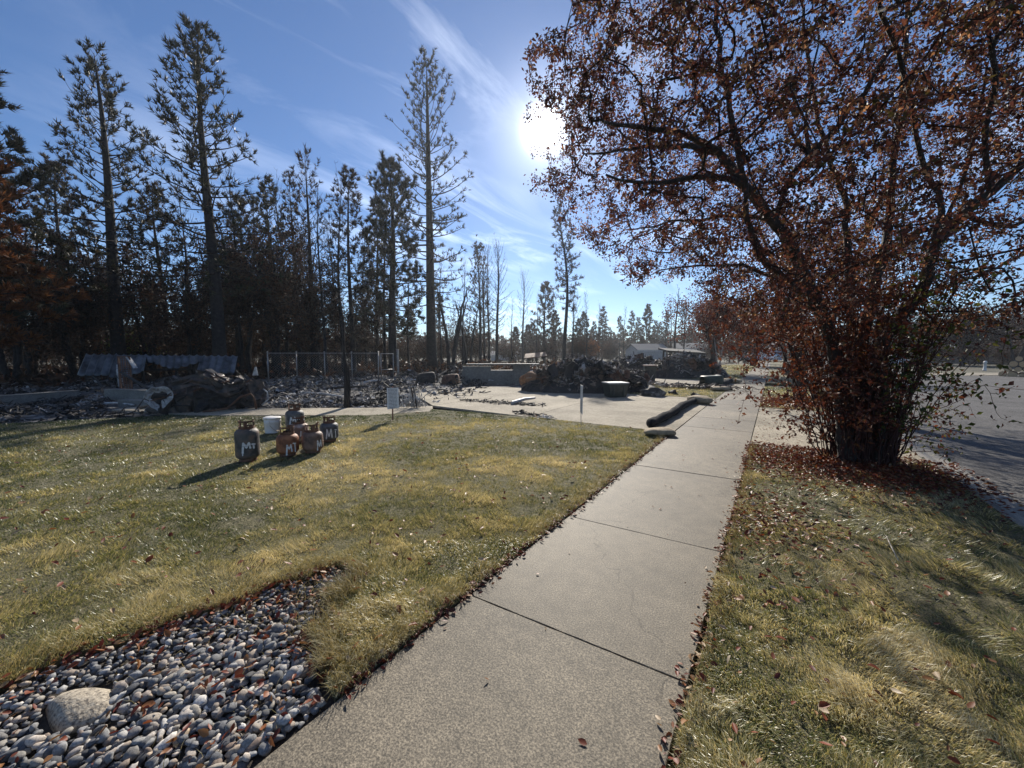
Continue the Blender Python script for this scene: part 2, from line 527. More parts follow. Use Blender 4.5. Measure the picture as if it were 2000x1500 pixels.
m_scrap = M('pile_scrap', [(0.12, (0.012, 0.011, 0.011)), (0.34, (0.045, 0.037, 0.032)), (0.48, (0.13, 0.088, 0.062)), (0.62, (0.24, 0.185, 0.145)), (0.78, (0.42, 0.40, 0.38))], 6, 6, 0.6, bumps=0.6, bscale=40, use_rnd=0.72)
m_rust = M('rusty_steel', [(0.3, (0.05, 0.028, 0.020)), (0.5, (0.13, 0.06, 0.035)), (0.7, (0.20, 0.11, 0.07))], 7, 8, 0.75, metal=0.2, bumps=0.4, bscale=40)
m_galv = M('galvanised_sheet', [(0.3, (0.035, 0.038, 0.045)), (0.52, (0.11, 0.125, 0.145)), (0.75, (0.22, 0.245, 0.275))], 2.2, 8, 0.5, metal=0.6, bumps=0.1, bscale=30)
m_burntmetal = M('burnt_sheet_metal', [(0.3, (0.016, 0.015, 0.015)), (0.52, (0.06, 0.052, 0.047)), (0.64, (0.13, 0.09, 0.07)), (0.74, (0.42, 0.41, 0.40))], 5.5, 9, 0.55, metal=0.35, bumps=0.5, bscale=14)
m_whitemetal = M('ash_white_metal', [(0.3, (0.20, 0.19, 0.185)), (0.6, (0.50, 0.49, 0.48)), (0.8, (0.72, 0.71, 0.70))], 9, 6, 0.6, metal=0.2, bumps=0.3)
m_fence = M('fence_steel', (0.30, 0.29, 0.28), 20, 4, 0.5, metal=0.6)
m_stake = M('wood_stake', [(0.3, (0.20, 0.09, 0.06)), (0.7, (0.33, 0.17, 0.11))], 30, 5, 0.8, bumps=0.3)
m_wattle = M('black_sediment_sock', [(0.3, (0.010, 0.010, 0.012)), (0.7, (0.036, 0.036, 0.040))], 26, 6, 0.9, bumps=0.9, bscale=60, spec=0.12)
m_burlap = M('tan_sandbag', [(0.3, (0.24, 0.19, 0.12)), (0.7, (0.44, 0.36, 0.25))], 18, 6, 0.9, bumps=0.6, bscale=120)
m_plastic = M('dark_plastic', [(0.3, (0.018, 0.022, 0.020)), (0.7, (0.05, 0.058, 0.052))], 8, 6, 0.45, bumps=0.15)
m_greenpl = M('dark_green_plastic', [(0.3, (0.014, 0.026, 0.02)), (0.7, (0.04, 0.062, 0.048))], 8, 6, 0.5, bumps=0.15)
m_brownlid = M('brown_lid', (0.12, 0.05, 0.035), 8, 4, 0.6)
m_sheen_lid = M('sky_sheen_lid', [(0.35, (0.20, 0.19, 0.185)), (0.65, (0.50, 0.49, 0.48))], 7, 6, 0.45)  # sky reflection on the dark lid, put into its colour
m_rock = M('granite', [(0.36, (0.10, 0.085, 0.07)), (0.45, (0.27, 0.23, 0.175)), (0.58, (0.38, 0.33, 0.255)), (0.7, (0.48, 0.42, 0.33))], 75, 6, 0.85, bumps=0.7, bscale=25)
m_darkrock = M('sooty_rock', [(0.35, (0.020, 0.019, 0.019)), (0.55, (0.07, 0.066, 0.062)), (0.7, (0.30, 0.29, 0.28))], 5, 7, 0.8, bumps=0.7, bscale=14)
m_bucket = M('scorched_white_plastic', [(0.34, (0.36, 0.30, 0.26)), (0.42, (0.66, 0.64, 0.61)), (0.7, (0.80, 0.79, 0.77))], 6, 7, 0.5, bumps=0.15)
m_wire = M('bail_wire', (0.36, 0.28, 0.20), 20, 3, 0.5, metal=0.4)
m_spray = M('white_spray_paint', [(0.3, (0.50, 0.50, 0.49)), (0.7, (0.72, 0.72, 0.71))], 14, 5, 0.7)
m_valve = M('sooty_valve', (0.045, 0.040, 0.036), 30, 4, 0.5, metal=0.6)
def tankmat(name, lo, mid, hi, pos=(0.34, 0.5, 0.66)):
    return M(name, [(pos[0], lo), (pos[1], mid), (pos[2], hi)], 7.5, 9, 0.62, metal=0.1, bumps=0.3, bscale=45, dist=0.4)
m_tgrey = tankmat('scorched_grey_tank', (0.026, 0.024, 0.022), (0.075, 0.070, 0.066), (0.15, 0.10, 0.075))
m_tdark = tankmat('sooty_grey_tank', (0.030, 0.030, 0.031), (0.085, 0.085, 0.085), (0.15, 0.145, 0.14))
m_torange = tankmat('rust_orange_tank', (0.085, 0.034, 0.020), (0.25, 0.092, 0.040), (0.36, 0.155, 0.07))
m_tbrown = tankmat('rust_brown_tank', (0.055, 0.038, 0.030), (0.16, 0.095, 0.068), (0.27, 0.17, 0.12))
m_tpale = tankmat('pale_rust_tank', (0.10, 0.055, 0.038), (0.24, 0.14, 0.10), (0.50, 0.44, 0.38))
m_siding = M('grey_siding', [(0.4, (0.36, 0.37, 0.37)), (0.6, (0.44, 0.45, 0.45))], 3, 4, 0.7)
m_siding2 = M('pale_siding', [(0.4, (0.46, 0.46, 0.45)), (0.6, (0.54, 0.54, 0.53))], 3, 4, 0.7)
m_bluesiding = M('blue_siding', [(0.4, (0.22, 0.32, 0.44)), (0.6, (0.30, 0.40, 0.52))], 3, 4, 0.7)
m_roof = M('weathered_shingles', [(0.35, (0.15, 0.145, 0.135)), (0.65, (0.24, 0.23, 0.215))], 14, 6, 0.9, bumps=0.5)
m_glass = M('dark_window_glass', (0.03, 0.035, 0.04), 3, 2, 0.12)
m_trim = M('white_trim', (0.62, 0.62, 0.61), 5, 3, 0.6)
m_carwhite = M('white_car_paint', (0.62, 0.63, 0.64), 2, 2, 0.25)
m_tyre = M('tyre_rubber', (0.02, 0.02, 0.02), 20, 3, 0.85)
m_logend = M('cut_wood', [(0.3, (0.38, 0.26, 0.14)), (0.7, (0.55, 0.40, 0.24))], 16, 5, 0.85)
m_paleb = M('pale_bark', [(0.35, (0.20, 0.17, 0.14)), (0.65, (0.42, 0.38, 0.33))], 9, 6, 0.85, bumps=0.4)
m_hay = M('rust_orange_stump', [(0.3, (0.10, 0.05, 0.03)), (0.6, (0.27, 0.14, 0.07)), (0.8, (0.38, 0.24, 0.14))], 7, 7, 0.85, bumps=0.7)

# pebbles: each stone its own colour
m_peb, nt, b = nodes_of('river_pebble')
oi = nt.nodes.new('ShaderNodeObjectInfo')
fr = fmath(nt, 'FRACT', fmath(nt, 'ADD', attr(nt), fmath(nt, 'MULTIPLY', oi.outputs['Random'], 1.0)))
pc = ramp(nt, [(0.0, (0.050, 0.052, 0.058)), (0.16, (0.12, 0.125, 0.135)), (0.30, (0.235, 0.235, 0.23)), (0.42, (0.085, 0.088, 0.095)), (0.52, (0.30, 0.275, 0.235)), (0.62, (0.16, 0.115, 0.09)), (0.72, (0.42, 0.41, 0.39)), (0.82, (0.19, 0.195, 0.205)), (0.92, (0.36, 0.28, 0.20)), (1.0, (0.56, 0.55, 0.53))], fr)
pv = coords(nt, True)
sp = ramp(nt, [(0.35, (0.72, 0.72, 0.72)), (0.6, (1.15, 1.15, 1.15))], noise(nt, 130, 4, vec=pv))
pc = mix(nt, 1.0, pc, (1.08, 1.07, 1.06), 'MULTIPLY')
nt.links.new(mix(nt, 1.0, pc, sp, 'MULTIPLY'), b.inputs['Base Color'])
b.inputs['Roughness'].default_value = 0.8
b.inputs['Specular IOR Level'].default_value = 0.3
bump(nt, b, noise(nt, 160, 3, vec=pv), 0.25, 0.003)

# printed notice: rows of small grey print on white paper
m_print, nt, b = nodes_of('printed_notice')
tcn = nt.nodes.new('ShaderNodeTexCoord')
sx = nt.nodes.new('ShaderNodeSeparateXYZ'); nt.links.new(tcn.outputs['Object'], sx.inputs[0])
rows = fmath(nt, 'FRACT', fmath(nt, 'MULTIPLY', sx.outputs[2], 30.0))
line = fmath(nt, 'LESS_THAN', rows, 0.5)
wv = nt.nodes.new('ShaderNodeCombineXYZ')
nt.links.new(fmath(nt, 'MULTIPLY', sx.outputs[0], 90.0), wv.inputs[0])
nt.links.new(fmath(nt, 'FLOOR', fmath(nt, 'MULTIPLY', sx.outputs[2], 30.0)), wv.inputs[2])
words_ = fmath(nt, 'GREATER_THAN', noise(nt, 1.0, 2, vec=wv.outputs[0]), 0.44)
margin = fmath(nt, 'LESS_THAN', fmath(nt, 'ABSOLUTE', sx.outputs[0]), 0.105)
ink = fmath(nt, 'MULTIPLY', fmath(nt, 'MULTIPLY', line, words_), margin)
nt.links.new(mix(nt, fmath(nt, 'MULTIPLY', ink, 0.9), (0.74, 0.74, 0.75), (0.12, 0.12, 0.13)), b.inputs['Base Color'])
b.inputs['Roughness'].default_value = 0.6

# ================================================================== ground, walks and road
rng = np.random.default_rng(7)
random.seed(7)

def structure(name, mb, mat, smooth=False):
    return mb.build(name, mat, kind='structure', smooth=smooth)

gm = MB()
gm.add([(-900, -300, -0.14), (900, -300, -0.14), (900, 1500, -0.14), (-900, 1500, -0.14)], [(0, 1, 2, 3)])
structure('ground', gm, m_ground)

SW0, SW1 = -1.60, -0.27            # sidewalk edges
# sidewalk: a gravel-dark bed with slabs on it
sw = MB().prism([(SW0 + .03, -3), (SW1 - .03, -3), (SW1 - .03, 95), (SW0 + .03, 95)], -0.13, -0.05)
sidewalk = structure('sidewalk', sw, m_bedsoil)
joints = [-2.7, -1.2, 0.32, 1.86, 3.36, 5.48, 7.55] + [7.55 + 1.52 * k for k in range(1, 21)]
def slab(parent, x0, x1, y0, y1, mat, z=0.0, seed=0, name='slab', skew=0.0, gap=0.006, th=0.10):
    rg = random.Random(seed)
    n = max(3, int((x1 - x0) / 0.06))
    b = 0.003
    mb = MB()
    g = gap
    def ring(ins, zz):
        pts = []
        N = 14
        for k in range(N): pts.append((x0 + g + ins + (x1 - x0 - 2 * g - 2 * ins) * k / N, y0 + g + ins + (rg.random() - .5) * .004, zz))
        for k in range(N): pts.append((x1 - g - ins + (rg.random() - .5) * .004, y0 + g + ins + (y1 - y0 - 2 * g - 2 * ins) * k / N, zz))
        for k in range(N): pts.append((x1 - g - ins - (x1 - x0 - 2 * g - 2 * ins) * k / N, y1 - g - ins + (rg.random() - .5) * .004, zz))
        for k in range(N): pts.append((x0 + g + ins + (rg.random() - .5) * .004, y1 - g - ins - (y1 - y0 - 2 * g - 2 * ins) * k / N, zz))
        return [(p[0], p[1] + skew * (p[0] - x0), p[2]) for p in pts]
    r0, r1, r2 = ring(0, z - th), ring(0, z - b), ring(b, z)
    m_ = len(r0)
    F = [(i, (i + 1) % m_, (i + 1) % m_ + m_, i + m_) for i in range(m_)] + [(i + m_, (i + 1) % m_ + m_, (i + 1) % m_ + 2 * m_, i + 2 * m_) for i in range(m_)] + [tuple(range(2 * m_, 3 * m_))]
    mb.add(r0 + r1 + r2, F)
    return mb.build(name, mat, parent)
zoff = {2: 0.002, 3: 0.0, 4: -0.001}
for i, (a, c) in enumerate(zip(joints[:-1], joints[1:])):
    slab(sidewalk, SW0, SW1, a, c, m_walk, zoff.get(i, (i % 3) * 0.0015), i, skew=0.05 if i < 6 else 0.03, gap=0.0045 if i in (2, 3) else 0.003)
slab(sidewalk, SW0, SW1, joints[-1], 92, m_walk, 0.0, 77, skew=0.0)

# driveway of the burnt house, in poured panels
DRV = [(-1.62, 8.25), (-1.62, 15.15), (-5.2, 15.15), (-11.8, 14.6), (-11.8, 10.4), (-8.6, 8.35), (-5.0, 8.22)]
dr = MB().prism(DRV, -0.13, -0.055)
driveway = structure('driveway', dr, m_bedsoil)
def panel(parent, poly, z, mat, name='slab', inset=0.006):
    cx = sum(p[0] for p in poly) / len(poly); cy = sum(p[1] for p in poly) / len(poly)
    q = [(p[0] + (cx - p[0]) * inset / max(.3, math.hypot(cx - p[0], cy - p[1])) * 1.4, p[1] + (cy - p[1]) * inset / max(.3, math.hypot(cx - p[0], cy - p[1])) * 1.4) for p in poly]
    return MB().prism(q, z - 0.12, z).build(name, mat, parent)
xs = [-1.62, -5.1, -8.6, -11.8]
ys_n = [8.25, 8.22, 8.35, 10.4]
for k in range(3):
    xa, xb = xs[k], xs[k + 1]
    ya, yb = ys_n[k], ys_n[k + 1]
    for (f0, f1) in ((0.0, 0.5), (0.5, 1.0)):
        yt0, yt1 = 15.15, 15.15 if k == 0 else (15.15 if k == 1 else 14.6)
        yt0 = 15.15 if k < 2 else 15.15
        lo = lambda y0, y1, f: y0 + (y1 - y0) * f
        panel(driveway, [(xa, lo(ya, yt0, f0)), (xa, lo(ya, yt0, f1)), (xb, lo(yb, yt1, f1)), (xb, lo(yb, yt1, f0))], -0.004 + 0.0015 * k, m_drive)
# apron between sidewalk and road
ap = MB().prism([(SW1, 7.95), (1.95, 7.95), (1.95, 13.5), (SW1, 13.5)], -0.13, -0.055)
apron = structure('driveway_apron', ap, m_bedsoil)
for y0, y1 in ((7.95, 10.7), (10.7, 13.5)):
    panel(apron, [(SW1 + .004, y0), (1.95, y0), (1.95, y1), (SW1 + .004, y1)], -0.003, m_drive)
# path to the burnt house
path_b = MB().prism([(-8.55, 8.3), (-7.75, 7.55), (-8.6, 6.1), (-12.1, 3.75), (-15.6, 2.6), (-16.0, 3.8), (-13.0, 4.75), (-10.0, 6.9)], -0.13, -0.05)
path = structure('path', path_b, m_bedsoil)
pp = [((-7.75, 7.55), (-8.55, 8.3)), ((-8.6, 6.1), (-9.7, 7.05)), ((-10.4, 4.9), (-11.2, 5.95)), ((-12.1, 3.75), (-12.9, 4.8)), ((-13.9, 3.1), (-14.4, 4.3)), ((-15.6, 2.6), (-16.0, 3.8))]
for (a0, a1), (b0, b1) in zip(pp[:-1], pp[1:]):
    panel(path, [a0, a1, b1, b0], -0.004, m_drive)
# second driveway further on
d2 = MB().prism([(SW0 - .01, 20.2), (SW0 - .01, 25.6), (-13, 25.6), (-13, 20.2)], -0.13, -0.055)
driveway2 = structure('far_driveway', d2, m_bedsoil)
for k in range(3):
    panel(driveway2, [(-1.62 - 3.8 * k, 20.2), (-5.42 - 3.8 * k, 20.2), (-5.42 - 3.8 * k, 25.6), (-1.62 - 3.8 * k, 25.6)], -0.004, m_drive)

# road: asphalt, gutter and rolled kerb
rd = MB().prism([(2.3, -12), (60, -12), (60, 62), (24, 53), (15.5, 46), (10.6, 41), (10.6, 160), (2.3, 160)], -0.135, -0.075)
structure('road', rd, m_asph)
kb = MB().prism([(1.97, -12), (2.31, -12), (2.31, 150), (1.97, 150)], -0.13, -0.09)
kerb = structure('kerb', kb, m_bedsoil)
y = -12.0
ki = 0
prof = [(1.97, -0.12), (1.97, 0.0), (2.03, 0.0), (2.12, -0.03), (2.18, -0.062), (2.34, -0.066), (2.34, -0.12)]
kshare = None
while y < 40:
    if kshare is None:
        mb = MB()
        V = [(p[0], 0.006, p[1]) for p in prof] + [(p[0], 2.994, p[1]) for p in prof]
        n = len(prof)
        mb.add(V, [tuple(range(n)), tuple(reversed(range(n, 2 * n)))] + [(i, i + n, (i + 1) % n + n, (i + 1) % n) for i in range(n)])
        kshare = mb.mesh('kerb_stone', m_kerb)
    link('kerb_stone', kshare, kerb, (0, y, 0))
    y += 3.0
mb = MB(); V = [(p[0], 40.0, p[1]) for p in prof] + [(p[0], 150.0, p[1]) for p in prof]; n = len(prof)
mb.add(V, [tuple(range(n)), tuple(reversed(range(n, 2 * n)))] + [(i, i + n, (i + 1) % n + n, (i + 1) % n) for i in range(n)])
mb.build('kerb_run', m_kerb, kerb)
far = MB().prism([(10.6, 41), (15.5, 46), (24, 53), (60, 62), (60, 65), (23, 56), (14.5, 49.5), (10.6, 46)], -0.13, -0.05)
structure('far_pavement', far, m_drive)

# ground under the burnt houses
AG = MB().prism([(-8.7, 8.5), (-11.9, 10.4), (-11.9, 15.0), (-6.0, 15.4), (-9, 19.5), (-14, 27), (-27, 22), (-31, 6), (-30, -2), (-14.6, -2), (-14.6, 0.6), (-12.9, 3.3), (-12.3, 3.9), (-16, 3.0), (-16, 4.0), (-13.0, 4.9), (-10.1, 7.0)], -0.13, -0.06)
structure('ash_ground', AG, m_ashg)
AG2 = MB().prism([(-6.2, 19), (-6.2, 20), (-13, 20.1), (-13, 25.7), (-5.5, 25.8), (-3.4, 27.5), (-4.5, 40), (-22, 44), (-26, 24), (-15, 20)], -0.132, -0.066)
structure('ash_lot', AG2, m_ashg)

# lawns
BEDGE = [(-3.75, -3), (-3.2, -0.6), (-3.10, -0.2), (-3.00, 0.08), (-3.03, 0.30), (-2.90, 0.52), (-2.92, 0.72), (-2.79, 0.95), (-2.80, 1.18), (-2.68, 1.36), (-2.70, 1.56), (-2.50, 1.60), (-2.36, 1.47), (-2.34, 1.30), (-2.14, 1.20), (-2.10, 1.06), (-1.92, 1.06), (-1.82, 0.96)]
BED = BEDGE + [(-1.61, 0.92), (-1.61, -3)]
LAWN = [(SW0 - 0.015, 8.2), (-5.0, 8.18), (-8.1, 7.8), (-7.78, 7.45), (-8.65, 6.0), (-12.05, 3.65), (-12.9, 3.2), (-14.5, 0.6), (-14.5, -3)] + BEDGE + [(SW0 - 0.015, 0.92)]
STRIP = [(SW1 + 0.02, -3), (1.955, -3), (1.955, 7.92), (SW1 + 0.02, 7.92)]
STRIP2 = [(SW1 + 0.02, 13.55), (1.955, 13.55), (1.955, 22), (SW1 + 0.02, 22)]
STRIP3 = [(SW1 + 0.02, 25), (1.955, 25), (1.955, 90), (SW1 + 0.02, 90)]
LAWN2 = [(SW0 - 0.02, 15.2), (-5.1, 15.2), (-5.9, 17), (-6.1, 20.15), (SW0 - 0.02, 20.15)]
LAWN3 = [(SW0 - 0.02, 25.7), (-5.5, 25.8), (-7.5, 30), (-7, 44), (-5, 70), (SW0 - 0.02, 70)]
for nm, pl in (('front_lawn', LAWN), ('verge', STRIP), ('verge', STRIP2), ('verge', STRIP3), ('side_lawn', LAWN2), ('far_lawn', LAWN3)):
    structure(nm, MB().prism(pl, -0.13, -0.002), m_soil)
bed = structure('gravel_bed', MB().prism(BED, -0.13, -0.032), m_bedsoil)

# ------------------------------------------------------------------ grass blades
def blades(name, X, Y, hgt, wid, lean, ldir, tint, mat, z0=-0.004, curl=0.5, label=None, far=None):
    """bent blades of a quad and a tip; beyond the near ground single tapering blades"""
    rg = np.random.default_rng(len(X))
    far = np.zeros(len(X), bool) if far is None else far
    Vs, F4, F3, T = [], None, [], []
    base = 0
    for sel in (~far, far):
        n = int(sel.sum())
        if not n: continue
        x, y, h, w, le, ld = X[sel], Y[sel], hgt[sel], wid[sel], lean[sel], ldir[sel]
        face = rg.random(n) * 2 * math.pi
        wx, wy = np.cos(face) * w / 2, np.sin(face) * w / 2
        lx, ly = np.cos(ld), np.sin(ld)
        zb = np.full(n, z0)
        tz = h * np.sqrt(np.maximum(0.04, 1 - np.minimum(le, 0.97) ** 2))
        tip = np.stack([x + lx * le * h, y + ly * le * h, z0 + tz], 1)
        lo, hi = np.stack([x - wx, y - wy, zb], 1), np.stack([x + wx, y + wy, zb], 1)
        if sel is far:
            V = np.stack([lo, hi, tip], 1)
            F3.append(base + np.arange(n * 3).reshape(-1, 3)); k = 3
        else:
            mxo = le * h * (1 - curl) * 0.7; mz = h * 0.6 * np.sqrt(np.maximum(0.05, 1 - (le * 0.6) ** 2))
            m1 = np.stack([x + wx * .8 + lx * mxo, y + wy * .8 + ly * mxo, z0 + mz], 1)
            m2 = np.stack([x - wx * .8 + lx * mxo, y - wy * .8 + ly * mxo, z0 + mz], 1)
            V = np.stack([lo, hi, m1, m2, tip], 1)
            i = base + np.arange(n)[:, None] * 5
            F4 = i + np.array([[0, 1, 2, 3]]); F3.append(i + np.array([[3, 2, 4]])); k = 5
        Vs.append(V.reshape(-1, 3)); T.append(np.repeat(tint[sel], k)); base += n * k
    F = ([F4] if F4 is not None else []) + [np.concatenate(F3)]
    me = npmesh(name, np.concatenate(Vs), F, mat, np.concatenate(T))
    return tag(link(name, me), label=label, cat='grass', kind='stuff')

def scatter_polar(n, r0, r1, a0, a1, seed, power):
    """points round the viewer's standing place; density falls as r**-power"""
    rg = np.random.default_rng(seed)
    u = rg.random(n)
    e = 2 - power
    if abs(e) < 1e-6: r = r0 * (r1 / r0) ** u
    else: r = (r0 ** e + u * (r1 ** e - r0 ** e)) ** (1 / e)
    a = a0 + rg.random(n) * (a1 - a0)
    return np.sin(a) * r, np.cos(a) * r, r

def lawn_grass(name, poly, n, r0, r1, a0, a1, seed, power, label, h0=0.045, green=None, hole=None, combed=0.0, dry=0.0):
    X, Y, r = scatter_polar(n, r0, r1, R(a0), R(a1), seed, power)
    k = inside(X, Y, poly)
    X, Y, r = X[k], Y[k], r[k]
    rg = np.random.default_rng(seed + 5)
    a = vnoise(X, Y, 0.55, 3); b = vnoise(X, Y, 2.3, 4); c = vnoise(X, Y, 7.0, 5); d = vnoise(X, Y, 1.1, 9)
    keep = rg.random(len(X)) < np.clip(0.38 + 1.4 * c * (0.35 + b), 0, 1)
    X, Y, r, a, b, c, d = X[keep], Y[keep], r[keep], a[keep], b[keep], c[keep], d[keep]
    m = len(X)
    e1 = vnoise(X, Y, 4.2, 21); e2 = vnoise(X, Y, 11.0, 22)
    clump = np.clip(1.9 * (0.62 * e1 + 0.38 * e2) - 0.45, 0, 1)
    h = h0 * (0.38 + 0.55 * rg.random(m)) * (0.45 + 1.35 * clump) * (0.7 + 0.6 * b)
    w = 0.0034 * np.maximum(1, r / 2.6) ** 0.85 * (0.7 + 0.6 * rg.random(m))
    ldir = (vnoise(X, Y, 1.6, 6) * 2 - 1) * 5.0 + (vnoise(X, Y, 5.0, 7) * 2 - 1) * 2.2 + (rg.random(m) - .5) * (3.0 - 1.6 * combed)
    lean = np.clip(0.45 + 0.4 * rg.random(m) + 0.2 * combed, 0, 0.96)
    if combed: h = h * (1 + combed * 0.7)
    tint = 0.12 + 0.62 * rg.random(m) ** 1.3 + 0.45 * (a - 0.5) + 0.5 * (b - 0.5) + 0.35 * (d - .5) + 0.2 * (c - .5) + 0.30 * (clump - .5) + dry
    if green is not None: tint = tint - green(X, Y)
    return blades(name, X, Y, h, w, lean, ldir, np.clip(tint, 0, 1), m_grass, label=label, far=r > 3.2)

# greener along the path and at the near driveway edge
def green_edge(X, Y):
    g = np.zeros(len(X))
    segs = [((-5.0, 8.18), (-8.1, 7.8)), ((-7.78, 7.45), (-8.65, 6.0)), ((-8.65, 6.0), (-12.05, 3.65)), ((-12.05, 3.65), (-14.5, 0.6))]
    for (ax, ay), (bx, by) in segs:
        dx, dy = bx - ax, by - ay
        t = np.clip(((X - ax) * dx + (Y - ay) * dy) / (dx * dx + dy * dy), 0, 1)
        dd = np.hypot(X - ax - t * dx, Y - ay - t * dy)
        g = np.maximum(g, np.exp(-(dd / 0.75) ** 2))
    return g * 0.5 + 0.22 * np.clip((-X - 5.5) / 4, 0, 1)
lawn_grass('lawn_grass', LAWN, 900000, 1.5, 16.0, -97, 4, 11, 1.85, 'short yellowing autumn grass of the front lawn', 0.042, green_edge, dry=0.05)
lawn_grass('verge_grass', STRIP, 450000, 1.2, 9.2, -42, 62, 12, 1.75, 'matted swirled grass on the verge beside the sidewalk', 0.040, combed=0.75, dry=0.03)
lawn_grass('side_lawn_grass', LAWN2, 50000, 14, 24, -30, 0, 13, 1.0, 'sunlit short grass between the two driveways', 0.07)
lawn_grass('far_verge_grass', STRIP2, 36000, 13, 23, -8, 12, 14, 1.0, 'grass on the verge beyond the driveway apron', 0.07)
lawn_grass('far_lawn_grass', LAWN3, 40000, 25, 60, -20, 0, 15, 1.0, 'grass of the far lawn along the sidewalk', 0.10)

# longer straw fringe: round the gravel bed and along the sidewalk edge
def fringe(name, segs, per_m, spread, h, label, seed, lean_out=None, wid=0.003):
    rg = np.random.default_rng(seed)
    X = []; Y = []; D = []
    for (ax, ay), (bx, by), s, mult in segs:
        L = math.hypot(bx - ax, by - ay); n = int(L * per_m * mult)
        t = rg.random(n)
        nx, ny = -(by - ay) / L, (bx - ax) / L
        q = np.abs(rg.normal(0, spread, n)) * s
        X.append(ax + (bx - ax) * t + nx * q); Y.append(ay + (by - ay) * t + ny * q)
        D.append(np.full(n, math.atan2(-ny * s, -nx * s)))
    X = np.concatenate(X); Y = np.concatenate(Y); D = np.concatenate(D)
    cl = vnoise(X, Y, 9.0, seed)
    k = rg.random(len(X)) < np.clip(cl * 1.6 - 0.15, 0.05, 1)
    X, Y, D, cl = X[k], Y[k], D[k], cl[k]
    n = len(X)
    H = h * (0.4 + 0.9 * rg.random(n)) * (0.6 + 0.7 * cl)
    return blades(name, X, Y, H, wid * (0.6 + 0.7 * rg.random(n)), np.clip(0.5 + 0.45 * rg.random(n), 0, 0.95), D + rg.normal(0, 0.9, n), np.clip(0.25 + 0.6 * rg.random(n) + 0.3 * (cl - .5), 0, 1), m_straw, curl=0.35, label=label)
bl = BEDGE[1:] + [(-1.61, 0.92)]
fr_segs = [(bl[i], bl[i + 1], 1, 1.0 if i < 10 else 2.0) for i in range(len(bl) - 1)]
fringe('bed_fringe_grass', fr_segs, 1500, 0.10, 0.115, 'long straw-coloured grass hanging over the gravel bed', 31)
# stray straw growing through the stones near the point of the bed
rgb_ = np.random.default_rng(34)
Xs = -2.75 + 1.1 * rgb_.random(2600); Ys = 0.35 + 1.2 * rgb_.random(2600)
ks = inside(Xs, Ys, BED) & (rgb_.random(2600) < np.clip((Ys - .55) * 1.1, .05, 1)) & (vnoise(Xs, Ys, 5.0, 35) > .45)
Xs, Ys = Xs[ks], Ys[ks]; ns = len(Xs)
blades('bed_straw', Xs, Ys, .05 + .07 * rgb_.random(ns), np.full(ns, .0028), .55 + .4 * rgb_.random(ns), rgb_.random(ns) * 6.28, .3 + .7 * rgb_.random(ns), m_straw, z0=-.03, curl=.35, label='stray straw growing through the pebbles')
fringe('walk_edge_grass', [((SW0 - .03, 0.95), (SW0 - .03, 1.9), 1, 2.4), ((SW0 - .03, 1.9), (SW0 - .03, 4.5), 1, 1.0), ((SW0 - .03, 4.5), (SW0 - .03, 8.1), 1, 0.6)], 800, 0.09, 0.10, 'tufted grass along the left sidewalk edge', 32)
fringe('verge_edge_grass', [((SW1 + .04, -1.0), (SW1 + .04, 7.8), -1, 0.6)], 1100, 0.05, 0.085, 'grass along the right sidewalk edge', 33)

# ================================================================== leaves: shared builder
def leaf_mesh(name, C, D, N, L, W, tint, mat, fold=0.25, curl=0.0):
    """C base points, D direction, N normal (all (n,3)); folded pointed leaf of four triangles"""
    D = D / np.linalg.norm(D, axis=1, keepdims=True)
    S = np.cross(D, N); S /= np.maximum(np.linalg.norm(S, axis=1, keepdims=True), 1e-6)
    N = np.cross(S, D)
    L = L[:, None]; W = W[:, None]
    n = len(C)
    V = np.zeros((n, 5, 3))
    V[:, 0] = C
    V[:, 1] = C + D * L * 0.45 - S * W * 0.5 + N * W * fold
    V[:, 2] = C + D * L * 0.5
    V[:, 3] = C + D * L * 0.45 + S * W * 0.5 + N * W * fold
    V[:, 4] = C + D * L + N * L * curl
    i = np.arange(n)[:, None, None] * 5
    F = (i + np.array([[[0, 2, 1], [0, 3, 2], [1, 2, 4], [2, 3, 4]]])).reshape(-1, 3)
    return npmesh(name, V.reshape(-1, 3), [F], mat, np.repeat(tint, 5))

def leaf_mesh3(name, C, D, N, L, W, tint, mat, rg):
    """dry curled leaf: eight triangles, sides rolled up, tip bent"""
    D = D / np.linalg.norm(D, axis=1, keepdims=True)
    S = np.cross(D, N); S /= np.maximum(np.linalg.norm(S, axis=1, keepdims=True), 1e-6)
    N = np.cross(S, D)
    n = len(C); L = L[:, None]; W = W[:, None]
    roll = (0.15 + 0.45 * rg.random(n))[:, None]; bend = (rg.normal(0.1, .22, n))[:, None]; skew = rg.normal(0, .12, n)[:, None]
    V = np.zeros((n, 8, 3))
    V[:, 0] = C
    for k, (t, w) in enumerate(((0.28, 0.42), (0.66, 0.36))):
        mid = C + D * L * t + N * L * bend * t * t + S * W * skew * t
        V[:, 1 + 3 * k] = mid - S * W * w * (1 - roll * .5) + N * W * w * roll * 1.3
        V[:, 2 + 3 * k] = mid
        V[:, 3 + 3 * k] = mid + S * W * w * (1 - roll * .3) + N * W * w * roll
    V[:, 7] = C + D * L + N * L * bend + S * W * skew
    i = np.arange(n)[:, None, None] * 8
    F = (i + np.array([[[0, 2, 1], [0, 3, 2], [1, 2, 5], [1, 5, 4], [2, 3, 6], [2, 6, 5], [4, 5, 7], [5, 6, 7]]])).reshape(-1, 3)
    return npmesh(name, V.reshape(-1, 3), [F], mat, np.repeat(tint, 8), True)

